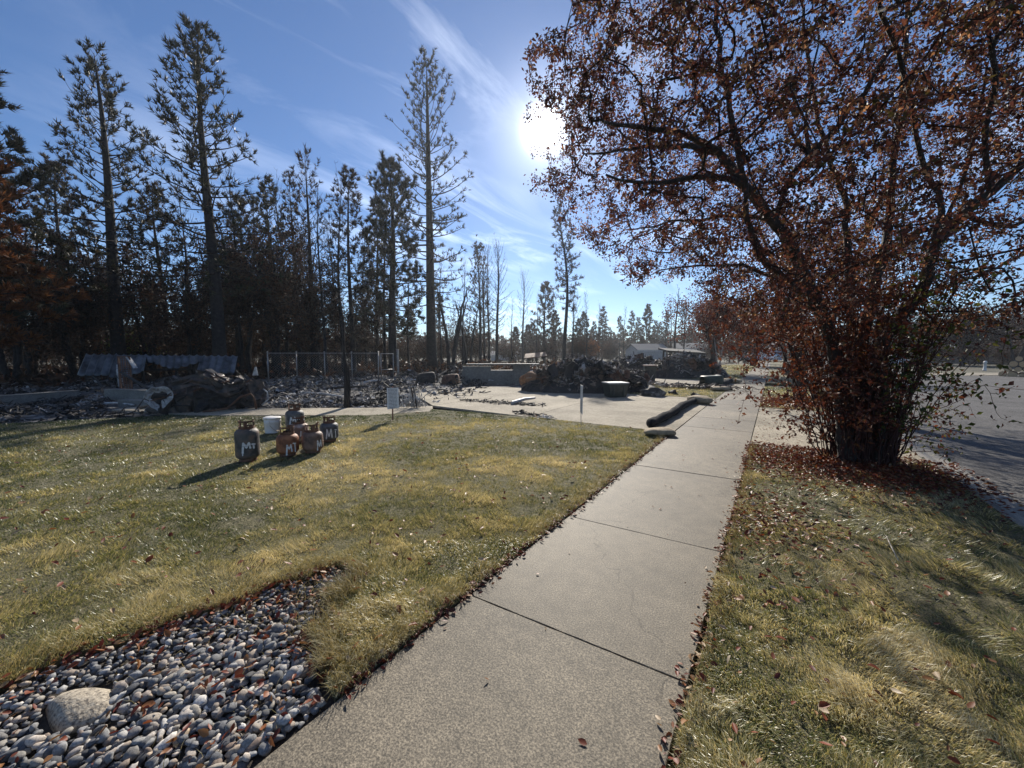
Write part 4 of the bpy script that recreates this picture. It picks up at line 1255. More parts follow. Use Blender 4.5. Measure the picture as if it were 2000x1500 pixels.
# ------------------------------------------------------------------ the big tree on the verge
def big_tree():
    rg = np.random.default_rng(21)
    base = np.array([TB.x, TB.y, 0.0])
    t = thing('street_tree', 'big many-stemmed tree with sparse red-brown autumn leaves on the verge', 'tree', tuple(base))
    sk = Skel()
    def L(pts, par=-1):
        Q = [np.array(P(a, b, d)) - base for (a, b, d, r) in pts]
        return sk.limb(Q, [r * (.62 if r > .05 else .85) for *_, r in pts], par, rg=rg, wob=0.014)
    def from_(pts):
        q = np.array(P(pts[0][0], pts[0][1], pts[0][2])) - base
        i = sk.nearest(q)
        Q = [sk.p[i]] + [np.array(P(a, b, d)) - base for (a, b, d, r) in pts[1:]]
        return sk.limb(Q, [r * (.62 if r > .05 else .85) for *_, r in pts], i, rg=rg, wob=0.022)
    g0 = lambda px, py: depth_of(G(px, py))
    D0 = depth_of(TB)
    L([(1652, 905, D0 - .05, .19), (1648, 800, D0, .165), (1632, 700, D0, .15), (1598, 600, D0 - .1, .135), (1556, 505, D0 - .25, .125), (1510, 430, D0 - .4, .11), (1448, 355, D0 - .7, .095), (1402, 300, D0 - .9, .075), (1350, 268, D0 - 1.1, .055), (1270, 250, D0 - 1.3, .032), (1180, 240, D0 - 1.5, .016)])
    L([(1690, 910, D0 + .05, .20), (1682, 780, D0 + .1, .17), (1688, 650, D0 + .2, .14), (1718, 520, D0 + .3, .115), (1736, 430, D0 + .4, .095), (1748, 300, D0 + .5, .075), (1765, 150, D0 + .5, .055), (1775, -40, D0 + .4, .035), (1770, -250, D0 + .3, .018)])
    L([(1716, 905, D0 - .1, .17), (1712, 790, D0 - .15, .15), (1728, 660, D0 - .3, .135), (1800, 578, D0 - .45, .115), (1828, 480, D0 - .6, .10), (1878, 420, D0 - .7, .09), (1935, 375, D0 - .8, .08), (2010, 305, D0 - .9, .07), (2120, 200, D0 - 1.0, .05), (2260, 80, D0 - 1.1, .03)])
    L([(1668, 905, D0 + .3, .15), (1662, 760, D0 + .45, .13), (1660, 620, D0 + .7, .11), (1656, 480, D0 + .9, .09), (1646, 380, D0 + 1.1, .075), (1600, 240, D0 + 1.2, .055), (1575, 90, D0 + 1.2, .035), (1560, -80, D0 + 1.2, .018)])
    from_([(1448, 355, D0 - .7, .065), (1438, 270, D0 - .7, .05), (1418, 180, D0 - .6, .04), (1402, 80, D0 - .5, .03), (1395, -60, D0 - .4, .018)])
    from_([(1510, 430, D0 - .4, .07), (1535, 365, D0 - .5, .055), (1575, 308, D0 - .7, .05), (1640, 245, D0 - .9, .042), (1712, 140, D0 - 1.1, .032), (1790, 10, D0 - 1.2, .02), (1850, -120, D0 - 1.2, .012)])
    from_([(1575, 308, D0 - .7, .035), (1578, 240, D0 - .8, .026), (1585, 170, D0 - .9, .018), (1600, 60, D0 - .9, .012)])
    from_([(1575, 308, D0 - .7, .03), (1545, 260, D0 - .6, .024), (1530, 200, D0 - .5, .014)])
    from_([(1598, 600, D0 - .1, .075), (1545, 555, D0 - .4, .06), (1490, 500, D0 - .7, .05), (1465, 430, D0 - .9, .04), (1455, 360, D0 - 1.0, .028), (1430, 250, D0 - 1.1, .016)])
    from_([(1402, 300, D0 - .9, .05), (1320, 288, D0 - .5, .036), (1230, 292, D0 - .1, .026), (1140, 300, D0 + .3, .014)])
    from_([(1448, 355, D0 - .7, .05), (1370, 345, D0 - 1.2, .036), (1280, 355, D0 - 1.6, .025), (1180, 345, D0 - 1.9, .013)])
    from_([(1510, 430, D0 - .4, .045), (1430, 420, D0 + .1, .034), (1340, 430, D0 + .6, .024), (1230, 450, D0 + 1.0, .013)])
    from_([(1545, 555, D0 - .4, .04), (1450, 520, D0 - .2, .03), (1370, 520, D0, .02), (1290, 525, D0 + .2, .011)])
    from_([(1728, 660, D0 - .3, .06), (1760, 610, D0 + .2, .05), (1850, 560, D0 + .7, .04), (1950, 520, D0 + 1.2, .028), (2080, 460, D0 + 1.7, .014)])
    from_([(1718, 520, D0 + .3, .055), (1780, 470, D0 + .3, .045), (1850, 420, D0 + .2, .035), (1900, 280, D0, .024), (1930, 120, D0 - .2, .014)])
    from_([(1828, 480, D0 - .6, .05), (1830, 380, D0 - .7, .04), (1790, 270, D0 - .9, .03), (1770, 160, D0 - 1.2, .02), (1720, 20, D0 - 1.6, .012)])
    from_([(1935, 375, D0 - .8, .045), (1925, 290, D0 - 1.0, .034), (1940, 180, D0 - 1.3, .024), (1930, 20, D0 - 1.7, .013)])
    from_([(1878, 420, D0 - .7, .045), (1960, 440, D0 - .6, .034), (2060, 420, D0 - .4, .022), (2180, 400, D0 - .2, .012)])
    # crown: points through a real volume round the stems, kept inside the outline the tree shows
    outline = [(1112, -900), (1112, -20), (1125, 45), (1050, 55), (1012, 120), (1030, 190), (1002, 290), (1012, 350), (1060, 395), (1110, 455), (1190, 515), (1225, 570), (1290, 555), (1340, 545), (1400, 590), (1470, 640), (1560, 700), (1640, 745), (1760, 740), (1860, 690), (2000, 640), (2700, 560), (2700, -900)]
    N0 = 76000
    c = np.array([0.15, -0.7, 5.1]); rad = np.array([5.0, 4.6, 4.3])
    U = unit(N0, rg) * (rg.random(N0) ** (1 / 2.6))[:, None]
    Q = c + U * rad
    u, v, d = proj(Q + base)
    k = (d > 2.3) & inside(u, v, outline) & (Q[:, 2] > 1.9)
    Q = Q[k]; u = u[k]; v = v[k]
    # uneven density
    cl = 0.5 * vnoise(Q[:, 0] + Q[:, 2] * .7, Q[:, 1] - Q[:, 2] * .6, 0.9, 81) + 0.5 * vnoise(Q[:, 0] - Q[:, 2], Q[:, 1] + Q[:, 2] * .3, 1.7, 82)
    Q = Q[rg.random(len(Q)) < np.clip((cl - 0.30) * 3.2, 0.06, 1)]
    Q = Q[:6000]
    dd = np.array([np.min(np.linalg.norm(sk.p[:sk.n] - q, axis=1)) for q in Q])
    for q in Q[np.argsort(dd)]:
        sk.attach(q, rg, 0.15, up=0.1, bias=0.06, wob=0.012)
    A, B = MB(), MB()
    sk.tubes(A, B, cut=0.032, tip=0.0034, maxr=0.03)
    A.build('trunk', m_bark, t, smooth=True)
    B.build('twigs', m_twig, t, smooth=True, kind='stuff')
    def keep(C):
        u, v, d = proj(C + base)
        gap = np.hypot(u - 1066, v - 256) < 36 * (0.6 + 0.8 * np.random.default_rng(8).random(len(u)))
        return (d > 1.9) & inside(u, v, outline) & ~gap
    def tint(g, n, C):
        return 0.62 * g.random(n) + 0.45 * vnoise(C[:, 0] + C[:, 2], C[:, 1], 0.8, 91) - 0.03 + 0.42 * (g.random(n) > 0.84)  # last term: random pale leaves, backlight painted in as tint
    me = leaves_on(sk, rg, 33, 0.045, m_treeleaf, tint, 'crown', last=0.8, spread=0.042, keep=keep, two=True)
    tag(link('crown', me, t), kind='stuff')
    # suckers: a thicket of thin shoots round the foot
    sk2 = Skel()
    for i in range(170):
        a = rg.random() * 6.283; r0 = 0.06 + 0.36 * rg.random()
        b0 = np.array([math.cos(a) * r0 * 1.15, math.sin(a) * r0, 0.0])
        out = 0.03 + 0.42 * rg.random() ** 2
        H = 0.7 + 2.5 * rg.random()
        side = np.array([math.cos(a), math.sin(a), 0]) * out * H + rg.normal(0, .1, 3)
        mid = b0 + side * 0.4 + np.array([0, 0, H * .55]) + rg.normal(0, .10, 3); top = b0 + side * (1.0 + 0.2 * rg.random()) + np.array([0, 0, H])
        st = sk2.n
        sk2.limb([b0, mid, top], [.007 + .008 * rg.random() ** 2, .006, .003], -1, step=0.14, rg=rg, wob=0.03)
        ids = list(range(st + 2, sk2.n))
        sk2.tips.append(ids)
        for j in range(3):
            i0 = ids[int(len(ids) * (0.3 + 0.6 * rg.random()))]
            q = sk2.p[i0] + rg.normal(0, .22, 3) + np.array([side[0] * .15, side[1] * .15, .12])
            sk2.attach(q, rg, 0.08, wob=0.01, lo=st)
    # long low shoots reaching towards the road and the apron
    for (px, py, dz) in ((1900, 770, .3), (1885, 790, .1), (1870, 830, 0), (1850, 800, .4), (1800, 770, -.2), (1830, 850, -.1), (1545, 790, .5), (1530, 820, .3), (1560, 840, .1), (1535, 805, .4), (1860, 745, .2), (1840, 880, -.4)):
        q = np.array(P(px, py, D0 + dz)) - base
        st = sk2.n
        sk2.limb([np.array([q[0] * .12, q[1] * .12, 0.05]), q * np.array([.5, .5, .6]), q], [.012, .008, .003], -1, step=0.12, rg=rg, wob=0.03)
        ids = list(range(st + 3, sk2.n))
        sk2.tips.append(ids)
        for j in range(5):
            i0 = ids[int(len(ids) * (0.2 + 0.75 * rg.random()))]
            sk2.attach(sk2.p[i0] + rg.normal(0, .16, 3), rg, 0.07, wob=0.01, lo=st)
    # leafy skirt
    Qs = np.stack([rg.normal(-.35, .75, 520), rg.normal(-.1, .75, 520), .7 + 1.9 * rg.random(520)], 1)
    for q in Qs: sk2.attach(q, rg, 0.1, wob=0.012)
    A, B = MB(), MB()
    sk2.tubes(A, B, cut=0.5, tip=0.0026, maxr=.012)
    B.build('sucker_shoots', m_redtwig, t, smooth=True, kind='stuff')
    me = leaves_on(sk2, rg, 10, 0.062, m_redleaf, lambda g, n, C: g.random(n), 'sucker_leaves', last=0.8, spread=0.03, keep=lambda C: (C[:, 0] < 0.25) | (np.random.default_rng(5).random(len(C)) < .35))
    tag(link('sucker_leaves', me, t), kind='stuff')
    me = leaves_on(sk2, rg, 4, 0.065, m_greenleaf, lambda g, n, C: g.random(n), 'green_sucker_leaves', last=0.7, spread=0.05, keep=lambda C: C[:, 0] > 0.1)
    tag(link('green_sucker_leaves', me, t), kind='stuff')
    return t
big_tree()

# ------------------------------------------------------------------ smaller broadleaf trees and thickets
def broadleaf(name, label, loc, H, rx, rz, seed, mat, leaf, nt_, per, stems=3, bark=m_bark, low=0.25, spread=0.12, group=None, tint=None, cat='tree', lean=0.15, r0=0.14, twigmat=m_twig, tip=0.005, leafspread=None, cutw=0.55):
    rg = np.random.default_rng(seed)
    t = thing(name, label, cat, loc, 0, group)
    sk = Skel(60000)
    cz = H * (low + 1) / 2
    for s in range(stems):
        a = rg.random() * 6.283
        top = np.array([math.cos(a) * rx * lean * 3, math.sin(a) * rx * lean * 3, H * (.7 + .25 * rg.random())])
        b0 = np.array([math.cos(a) * .1, math.sin(a) * .1, 0]) * stems * .4
        sk.limb([b0, b0 + (top - b0) * np.array([.3, .3, .45]), top], [r0 / math.sqrt(stems) * 1.3, r0 / math.sqrt(stems), r0 * .15], -1, 0.3, rg, 0.04)
    U = unit(nt_, rg) * (rg.random(nt_) ** (1 / 2.4))[:, None]
    Q = np.array([0, 0, cz]) + U * np.array([rx, rx, H - cz]) * (0.75 + 0.35 * np.sin(U[:, :1] * 3 + U[:, 1:2] * 4 + seed))
    Q = Q[Q[:, 2] > rz]
    dd = np.array([np.min(np.linalg.norm(sk.p[:sk.n] - q, axis=1)) for q in Q])
    for q in Q[np.argsort(dd)]:
        sk.attach(q, rg, 0.3, up=0.1, bias=0.1, wob=0.02)
    A, B = MB(), MB()
    sk.tubes(A, B, cut=0.03, tip=tip, maxr=r0 * .4, sides=(8, 4, 3))
    A.build('trunk', bark, t, smooth=True)
    B.build('twigs', twigmat, t, kind='stuff')
    if per:
        me = leaves_on(sk, rg, per, leaf, mat, tint or (lambda g, n, C: 0.75 * g.random(n) + 0.35 * vnoise(C[:, 0] + C[:, 2], C[:, 1], 0.7, seed)), 'crown', last=0.9, spread=leafspread or leaf * 1.6, wl=cutw, two=True)
        tag(link('crown', me, t), kind='stuff')
    return t

# next trees along the verge and the red tree on the far lawn
broadleaf('street_tree', 'dark red leafy tree on the verge just beyond the driveway apron', (0.95, 15.8, 0), 7.4, 3.5, 0.5, 41, m_redleaf, 0.085, 700, 26, 5, low=0.12, lean=0.16, r0=0.2, twigmat=m_redtwig)
broadleaf('street_tree', 'reddish tree on the verge further along the sidewalk, behind the nearer red one', (1.0, 35.0, 0), 6.6, 2.6, 1.2, 42, m_redleaf, 0.13, 420, 24, 4, low=0.2, r0=0.2)
p = G(1412, 729)
broadleaf('red_leaved_tree', 'round red-brown tree standing on the far lawn left of the sidewalk', (p.x - .6, p.y, 0), 7.4, 3.9, 1.0, 43, m_redleaf, 0.16, 520, 30, 2, low=0.2, r0=0.22, tint=lambda g, n, C: 0.75 * g.random(n))
broadleaf('broad_dark_tree', 'dark broad tree behind the red-brown tree on the far lawn', (p.x + 1.2, p.y + 22, 0), 8.6, 3.6, 0.4, 44, m_brownleaf, 0.24, 420, 30, 3, low=0.1, r0=0.25)

# ------------------------------------------------------------------ pines
def tufts(C, D, K, L, W, rg, spread=0.75):
    """needle tufts: K single-triangle needles fanned round each direction"""
    n = len(C)
    C = np.repeat(C, K, 0); D = np.repeat(D, K, 0)
    X = D + unit(n * K, rg) * spread
    X /= np.linalg.norm(X, axis=1, keepdims=True)
    S = np.cross(X, unit(n * K, rg)); S /= np.maximum(np.linalg.norm(S, axis=1, keepdims=True), 1e-6)
    ln = (L * (0.65 + 0.6 * rg.random(n * K)))[:, None]
    V = np.zeros((n * K, 3, 3))
    V[:, 0] = C - S * W / 2; V[:, 1] = C + S * W / 2; V[:, 2] = C + X * ln
    t = np.repeat(rg.random(n), K) * 0.8 + 0.2 * rg.random(n * K)
    return V.reshape(-1, 3), np.arange(n * K * 3).reshape(-1, 3), np.repeat(t, 3)

def pine(name, label, loc, H, clear, crown_r, seed, mat=m_needle, bark=m_char, nb=95, tuft=26, tl=0.34, tw=0.058, trunk_r=0.32, bare=0.0, lean=(0, 0), leaders=1, shape=0.8, elev=(-8, 48), K=7, group=None, upcurl=0.35, top_bare=None, wob=0.12, low_dead=0.0):
    rg = np.random.default_rng(seed)
    t = thing(name, label, 'tree', loc, 0, group)
    mbT, mbB = MB(), MB()
    zs = np.linspace(0, H, 22)
    ph = rg.random(2) * 6
    def axis(z):
        f = z / H
        return np.array([lean[0] * z + wob * math.sin(f * 5 + ph[0]) * f * 2, lean[1] * z + wob * math.sin(f * 4 + ph[1]) * f * 2, z])
    def trad(z):
        f = z / H
        return trunk_r * ((1 - f) ** 0.75 * 0.92 + 0.02) * (1 + 0.35 * math.exp(-z / 0.6))
    mbT.tube([axis(z) for z in zs], [max(.012, trad(z)) for z in zs], 10)
    lead = [axis]
    if leaders > 1:
        zf = H * 0.55
        def axis2(z):
            f = max(0, (z - zf) / (H - zf))
            return axis(z) + np.array([-1.05 * min(1, f * 2.2) ** .6, 0.3 * f, -0.02 * f * H])
        zz_ = np.linspace(zf, H * .985, 12)
        mbT.tube([axis2(z) for z in zz_], [max(.012, trad(z) * .72) for z in zz_], 8)
        lead.append(axis2)
    TC, TD = [], []
    hb = H * clear
    for b in range(nb):
        f = (b + rg.random()) / nb
        z = hb + (H - hb) * (f ** 0.9)
        ax = lead[rg.integers(0, len(lead))] if z > H * .56 else axis
        o = ax(min(z, H * .995))
        r = crown_r * (1 - f) ** shape * (0.55 + 0.55 * rg.random()) * min(1, 0.6 + f * 2.5) + 0.25
        az = b * 2.399 + rg.normal(0, .3)
        el = R(elev[0] + (elev[1] - elev[0]) * f ** 1.1 + rg.normal(0, 7))
        m = 6
        pts = []
        h = np.array([math.cos(az), math.sin(az), 0])
        dead = rg.random() < bare or f < low_dead
        for j in range(m + 1):
            s = j / m
            up = math.tan(el) * s * r + upcurl * r * s * s * (0.5 + f) - 0.10 * r * s * (1 - f) * 1.5
            side = np.array([-h[1], h[0], 0]) * 0.12 * r * math.sin(s * 3 + b)
            pts.append(o + h * r * s * math.cos(el * .6) + np.array([0, 0, up]) + side)
        br = max(0.012, 0.055 * trunk_r / .32 * (r / crown_r))
        mbB.tube(pts, [br * (1 - .8 * j / m) for j in range(m + 1)], 4, cap=False)
        nt_ = int((tuft if not dead else tuft * 0.08) * (0.5 + r / crown_r))
        nsub = max(3, int(5 + 6 * r / crown_r))
        for q in range(nsub):
            s = 0.30 + 0.70 * rg.random()
            j = min(m - 1, int(s * m)); w = s * m - j
            p0 = pts[j] * (1 - w) + pts[j + 1] * w
            dirn = pts[j + 1] - pts[j]; dirn = dirn / (np.linalg.norm(dirn) + 1e-9)
            sd = dirn * 0.75 + rg.normal(0, .55, 3) + np.array([0, 0, .28 + .3 * f]); sd /= np.linalg.norm(sd)
            sl = (0.16 + 0.28 * rg.random()) * (0.35 * r + 0.35)
            p1 = p0 + sd * sl
            mid = p0 + sd * sl * .55 + np.array([0, 0, -.04])
            mbB.tube([p0, mid, p1 + np.array([0, 0, .05])], [br * .32 + .004, br * .2 + .004, .004], 3, cap=False)
            mm = max(1, nt_ // nsub) if nt_ else 0
            for x in range(mm):
                y_ = 0.45 + 0.55 * rg.random()
                TC.append(p0 + (p1 - p0) * y_ + rg.normal(0, .05, 3)); TD.append(sd * .8 + np.array([0, 0, .25]))
        if nt_:
            for x in range(2):
                TC.append(pts[-1] - (pts[-1] - pts[-2]) * rg.random() * .5); TD.append((pts[-1] - pts[-2]) / (np.linalg.norm(pts[-1] - pts[-2]) + 1e-9))
    mbT.build('trunk', bark, t, smooth=True)
    mbB.build('branches', m_twig, t, kind='stuff')
    if TC:
        V, F, tt = tufts(np.array(TC), np.array(TD), K, tl, tw, rg)
        tag(link('crown', npmesh('crown', V, [F], mat, tt), t), kind='stuff')
    return t

def at_ground(px, py):
    g = G(px, py); return (g.x, g.y, -0.14)

def top_height(loc, py):
    """height of a tree at loc whose tip shows at photograph row py"""
    d = math.hypot(loc[0], loc[1]);
    # search along the vertical
    lo, hi = 0.0, 60.0
    for _ in range(40):
        m = (lo + hi) / 2
        v = proj(np.array([[loc[0], loc[1], m]]))[1][0]
        if v > py: lo = m
        else: hi = m
    return lo + 0.14
def at_px(px, depth, z=-0.14):
    """ground point in the column px at that camera depth"""
    q = P(px, 690, depth)
    return (q.x, q.y, z)

L_ = at_px(232, 25.0); pine('pine_tree', 'tall pine with a forked double top, behind the fallen corrugated roof', L_, top_height(L_, 108), 0.22, 4.3, 1, trunk_r=0.42, leaders=2, nb=105, tuft=19, lean=(0.0, 0))
L_ = at_px(428, 23.5); pine('pine_tree', 'tallest pointed pine on the left, right of the forked one', L_, top_height(L_, 66), 0.26, 4.5, 2, trunk_r=0.42, nb=115, tuft=18, shape=0.85)
L_ = at_px(327, 29.0); pine('pine_tree', 'shorter dark pine standing between the two tall left pines', L_, top_height(L_, 372), 0.12, 3.4, 3, m_needleb, m_char, nb=80, tuft=19, trunk_r=.24)
L_ = at_px(843, 35.0); pine('pine_tree', 'very tall lone pine with a long bare trunk left of the sun', L_, top_height(L_, 122), 0.20, 5.0, 4, trunk_r=0.52, nb=115, tuft=17, tl=.33, bare=0.3, elev=(-12, 50), low_dead=0.16, shape=0.62, wob=0.05)
L_ = at_px(768, 33.0); pine('pine_tree', 'dense dark pine leaning close against the very tall lone pine', L_, top_height(L_, 328), 0.2, 3.9, 5, nb=90, tuft=46, trunk_r=0.42, shape=0.6, tl=.38, lean=(0.0, 0.0))
L_ = at_px(690, 31.0); pine('pine_tree', 'pointed scorched pine with a thin open top, left of the dense dark pine', L_, top_height(L_, 345), 0.12, 3.0, 6, m_needleb, m_char, nb=90, tuft=17, trunk_r=0.22, shape=0.75, bare=.2)
L_ = at_px(738, 36.0); pine('pine_tree', 'short scorched pine squeezed between the pointed pine and the dense pine', L_, top_height(L_, 395), 0.15, 2.9, 7, m_needleb, m_char, nb=75, tuft=20, trunk_r=0.2, bare=.2)
L_ = at_px(612, 30.0); pine('pine_tree', 'burnt pine with a bare twiggy top, rising above the brown thicket', L_, top_height(L_, 312), 0.1, 2.9, 8, m_needleb, m_char, nb=95, tuft=12, trunk_r=0.24, bare=0.6, elev=(5, 62), shape=0.7)
L_ = at_px(585, 34.0); pine('pine_tree', 'burnt pine with sparse scorched needles beside the bare-topped one', L_, top_height(L_, 352), 0.1, 2.5, 9, m_needleb, m_char, nb=85, tuft=15, trunk_r=0.2, bare=0.4, elev=(0, 58))
L_ = at_px(-45, 19.0); pine('pine_tree', 'large dark pine cut off by the left edge of the view', L_, top_height(L_, 60), 0.22, 4.0, 10, trunk_r=0.4, nb=85, tuft=62, tl=.36, shape=0.55)
L_ = at_px(-70, 14.5); pine('dead_conifer', 'conifer with rust-orange dead needles at the left edge', L_, top_height(L_, 320), 0.28, 3.0, 11, m_orangen, m_char, nb=80, tuft=60, tl=.28, tw=.05, trunk_r=0.25, shape=0.5, elev=(-12, 30))
L_ = at_px(535, 33.0); pine('pine_tree', 'pine with tufted branch ends right of the tallest left pine', L_, top_height(L_, 368), 0.15, 3.4, 12, m_needle, m_char, nb=70, tuft=26, trunk_r=0.24, shape=.7)
L_ = at_px(480, 38.0); pine('pine_tree', 'dark pine half hidden behind the tallest left pine', L_, top_height(L_, 395), 0.1, 3.2, 13, m_needleb, m_char, nb=70, tuft=34, trunk_r=0.24, shape=.6)
L_ = at_px(140, 33.0); pine('pine_tree', 'dark pine behind the forked pine, to its left', L_, top_height(L_, 330), 0.1, 3.8, 14, m_needleb, m_char, nb=80, tuft=44, trunk_r=0.27, shape=.55)

# scorched broadleaf thickets filling the left background
def thick(px, depth, toppy, w, seed, label, group='scorched trees behind the burnt lot', per=20, n=430, leaf=0.16, low=0.08, mat=m_brownleaf):
    L_ = at_px(px, depth)
    return broadleaf('scorched_tree', label, L_, top_height(L_, toppy), w, 0.3, seed, mat, leaf, n, per, 4, m_char, low=low, group=group, r0=.2, lean=.18, tip=.008)
thick(60, 26, 400, 3.4, 51, 'dense scorched brown tree at the far left behind the foundation wall', per=31)
thick(150, 24, 470, 3.0, 52, 'scorched dark tree left of the forked pine', per=29)
thick(290, 27, 480, 3.0, 53, 'scorched tree between the forked and the shorter pine', per=18)
thick(370, 26, 510, 2.8, 54, 'scorched low tree right of the shorter pine', per=18)
thick(478, 27, 405, 3.0, 55, 'tall dense scorched tree right of the tallest pine', per=42)
thick(545, 28, 430, 2.9, 56, 'dense brown scorched tree left of the bare-topped burnt pine', per=37)
thick(628, 30, 500, 2.7, 57, 'brown scorched tree below the bare-topped burnt pine', per=21)
thick(700, 40, 560, 3.0, 58, 'low scorched tree behind the chain-link gate', per=14)
thick(-30, 30, 350, 4.2, 59, 'scorched dark tree at the left edge of the view', per=29)
thick(20, 22, 380, 3.0, 61, 'scorched tree with dense brown crown nearest the left edge', per=36)
thick(225, 30, 420, 3.2, 62, 'scorched tree just behind the forked pine', per=24)
thick(430, 33, 430, 3.2, 63, 'scorched tree behind the tallest pine', per=24)
thick(590, 36, 440, 3.2, 64, 'scorched tree behind the bare-topped burnt pine', per=22)
thick(730, 44, 500, 3.4, 65, 'scorched tree behind the dense dark pine', per=16)
thick(905, 50, 610, 3.5, 60, 'low burnt shrub tree right of the very tall lone pine', per=11)

# low brush along the back of the lots
def brush(px, depth, toppy, w, seed, label, mat=m_brownleaf, per=16, leaf=.16):
    L_ = at_px(px, depth)
    return broadleaf('brush', label, L_, top_height(L_, toppy), w, 0.1, seed, mat, 0.16, 230, per, 5, m_char, low=0.0, r0=.08, lean=.3, tip=.008, group='dry brush behind the lots', cat='shrub')
# the wood that closes the horizon all round
def far_woods():
    rg = np.random.default_rng(500)
    n = 42000
    a = R(-102) + rg.random(n) * R(180)
    d = 125 + 75 * rg.random(n)
    h = 3.0 + 5.5 * vnoise(a * 40, d * .02, 1.0, 501) + 3.5 * vnoise(a * 160, d * .05, 1.0, 502) ** 2
    z = h * rg.random(n) ** 0.8
    C = np.stack([np.sin(a) * d, np.cos(a) * d, z], 1)
    L = 0.7 + 0.9 * rg.random(n)
    me = leaf_mesh2('far_woods', C, unit(n, rg), unit(n, rg), L * 1.15, L * .75, rg.random(n), m_needleb, .2)
    tag(link('far_woods', me), 'far-off dark wood closing the horizon', 'wood', kind='stuff')
far_woods()
def undergrowth():
    rg = np.random.default_rng(510)
    n = 26000
    a = R(-92) + rg.random(n) * R(70); d = 29 + 34 * rg.random(n)
    X, Y = np.sin(a) * d, np.cos(a) * d
    h = 1.3 * vnoise(X, Y, .3, 511) ** 1.4 * (.3 + vnoise(X, Y, 1.1, 512))
    C = np.stack([X, Y, -.14 + h * rg.random(n)], 1)
    L = .22 + .3 * rg.random(n)
    me = leaf_mesh2('undergrowth', C, unit(n, rg), unit(n, rg), L, L * .55, rg.random(n), m_brownleaf, .2)
    tag(link('undergrowth', me), 'dark dead undergrowth between the burnt trunks', 'undergrowth', kind='stuff')
undergrowth()
b0 = brush(60, 30, 610, 3.2, 71, 'dark brush low behind the left foundation wall', per=30)
for i, (px, dp, sc, lb) in enumerate(((185, 31, 1.0, 'dark brush below the forked pine'), (300, 32, 1.0, 'dark brush behind the corrugated roof, left half'), (395, 31, 1.0, 'dark brush behind the corrugated roof, right half'), (500, 33, 1.05, 'dark brush behind the left fence post'), (590, 36, 1.0, 'dark brush behind the chain-link fence'), (690, 42, 1.1, 'dark brush seen through the chain-link gate'))):
    dup(b0, at_px(px, dp), i * 1.3, sc, lb)
for i, (px, dp, lb) in enumerate(((20, 40, 'dark brush behind the left edge trees'), (120, 42, 'dark brush left of the forked pine, further back'), (245, 41, 'dark brush right behind the forked pine'), (350, 43, 'dark brush between the left pines, further back'), (450, 42, 'dark brush behind the tallest pine'), (545, 46, 'dark brush behind the burnt hulk and fence'), (640, 48, 'dark brush behind the middle of the fence'), (735, 50, 'dark brush behind the gate post'), (820, 52, 'dark brush behind the very tall lone pine'))):
    dup(b0, at_px(px, dp), i * 2.1 + .5, (1.25, 1.25, .95), lb)
brush(270, 28, 640, 1.8, 72, 'olive green bush under the forked pine', m_greenleaf, per=20)

# ------------------------------------------------------------------ burnt and far conifers
def snag(name, label, loc, H, seed, R_=1.5, nb=70, r0=0.16, foliage=0, group=None, lean=(0, 0), clear=.25, mat=m_needleb, tuft=9, tl=.3):
    return pine(name, label, loc, H, clear, R_, seed, mat, m_char, nb=nb, tuft=foliage, tl=tl, tw=.06, trunk_r=r0, bare=0 if foliage else 1.0, elev=(15, 65), shape=.6, K=7, group=group, lean=lean, upcurl=.5)
L_ = at_px(938, 46); s1 = snag('burnt_conifer', 'thin burnt conifer, leftmost of the cluster right of the tall lone pine', L_, top_height(L_, 492), 101, 1.8, 80, .22, 4)
L_ = at_px(946, 50); snag('burnt_conifer', 'thin burnt conifer, second of the cluster right of the tall lone pine', L_, top_height(L_, 490), 102, 1.4, 60, .18)
L_ = at_px(955, 48); snag('burnt_conifer', 'thin burnt conifer, third of the cluster right of the tall lone pine', L_, top_height(L_, 488), 103, 1.5, 70, .18)
L_ = at_px(971, 44); snag('burnt_conifer', 'bare burnt conifer, rightmost and tallest of the cluster right of the lone pine', L_, top_height(L_, 478), 104, 1.9, 80, .22)
L_ = at_px(1021, 62); snag('burnt_conifer', 'bare burnt conifer standing alone with level branches', L_, top_height(L_, 540), 105, 2.6, 70, .22, clear=.2)
L_ = at_px(1101, 52); pine('pine_tree', 'tall slim pine with a curved trunk and sparse crown below the sun', L_, top_height(L_, 405), 0.36, 2.1, 106, m_needleb, m_char, nb=85, tuft=11, tl=.42, tw=.07, trunk_r=.3, shape=.45, bare=.3, elev=(-5, 40), K=7, wob=.35)
L_ = at_px(1063, 66); pine('pine_tree', 'bushy pine left of the slim curved pine', L_, top_height(L_, 556), .12, 3.1, 107, m_needleb, m_char, nb=75, tuft=18, tl=.45, tw=.08, trunk_r=.26, K=7)
L_ = at_px(1118, 60); snag('burnt_conifer', 'faint bare burnt tree right of the slim curved pine', L_, top_height(L_, 575), 108, 2.2, 70, .18)
L_ = at_px(1318, 62); snag('burnt_conifer', 'bare black pole of a burnt conifer right of the grey shed', L_, top_height(L_, 566), 109, .55, 26, .24, clear=.3)
L_ = at_px(1335, 80); snag('burnt_conifer', 'twiggy burnt conifer right of the bare black pole', L_, top_height(L_, 600), 110, 1.6, 70, .2, 3)
# forked bare tree right of the lone pine
broadleaf('bare_forked_tree', 'bare burnt forked tree right of the very tall lone pine', at_px(880, 34), 8.6, 2.6, 2.0, 111, None, 0.1, 150, 0, 3, m_char, low=.35, lean=.2, r0=.26, tip=.008)
broadleaf('bare_forked_tree', 'bare burnt saplings behind the concrete foundation', at_px(915, 44), 9.0, 2.4, 2.0, 112, None, 0.1, 130, 0, 4, m_char, low=.3, lean=.2, r0=.2, tip=.008)

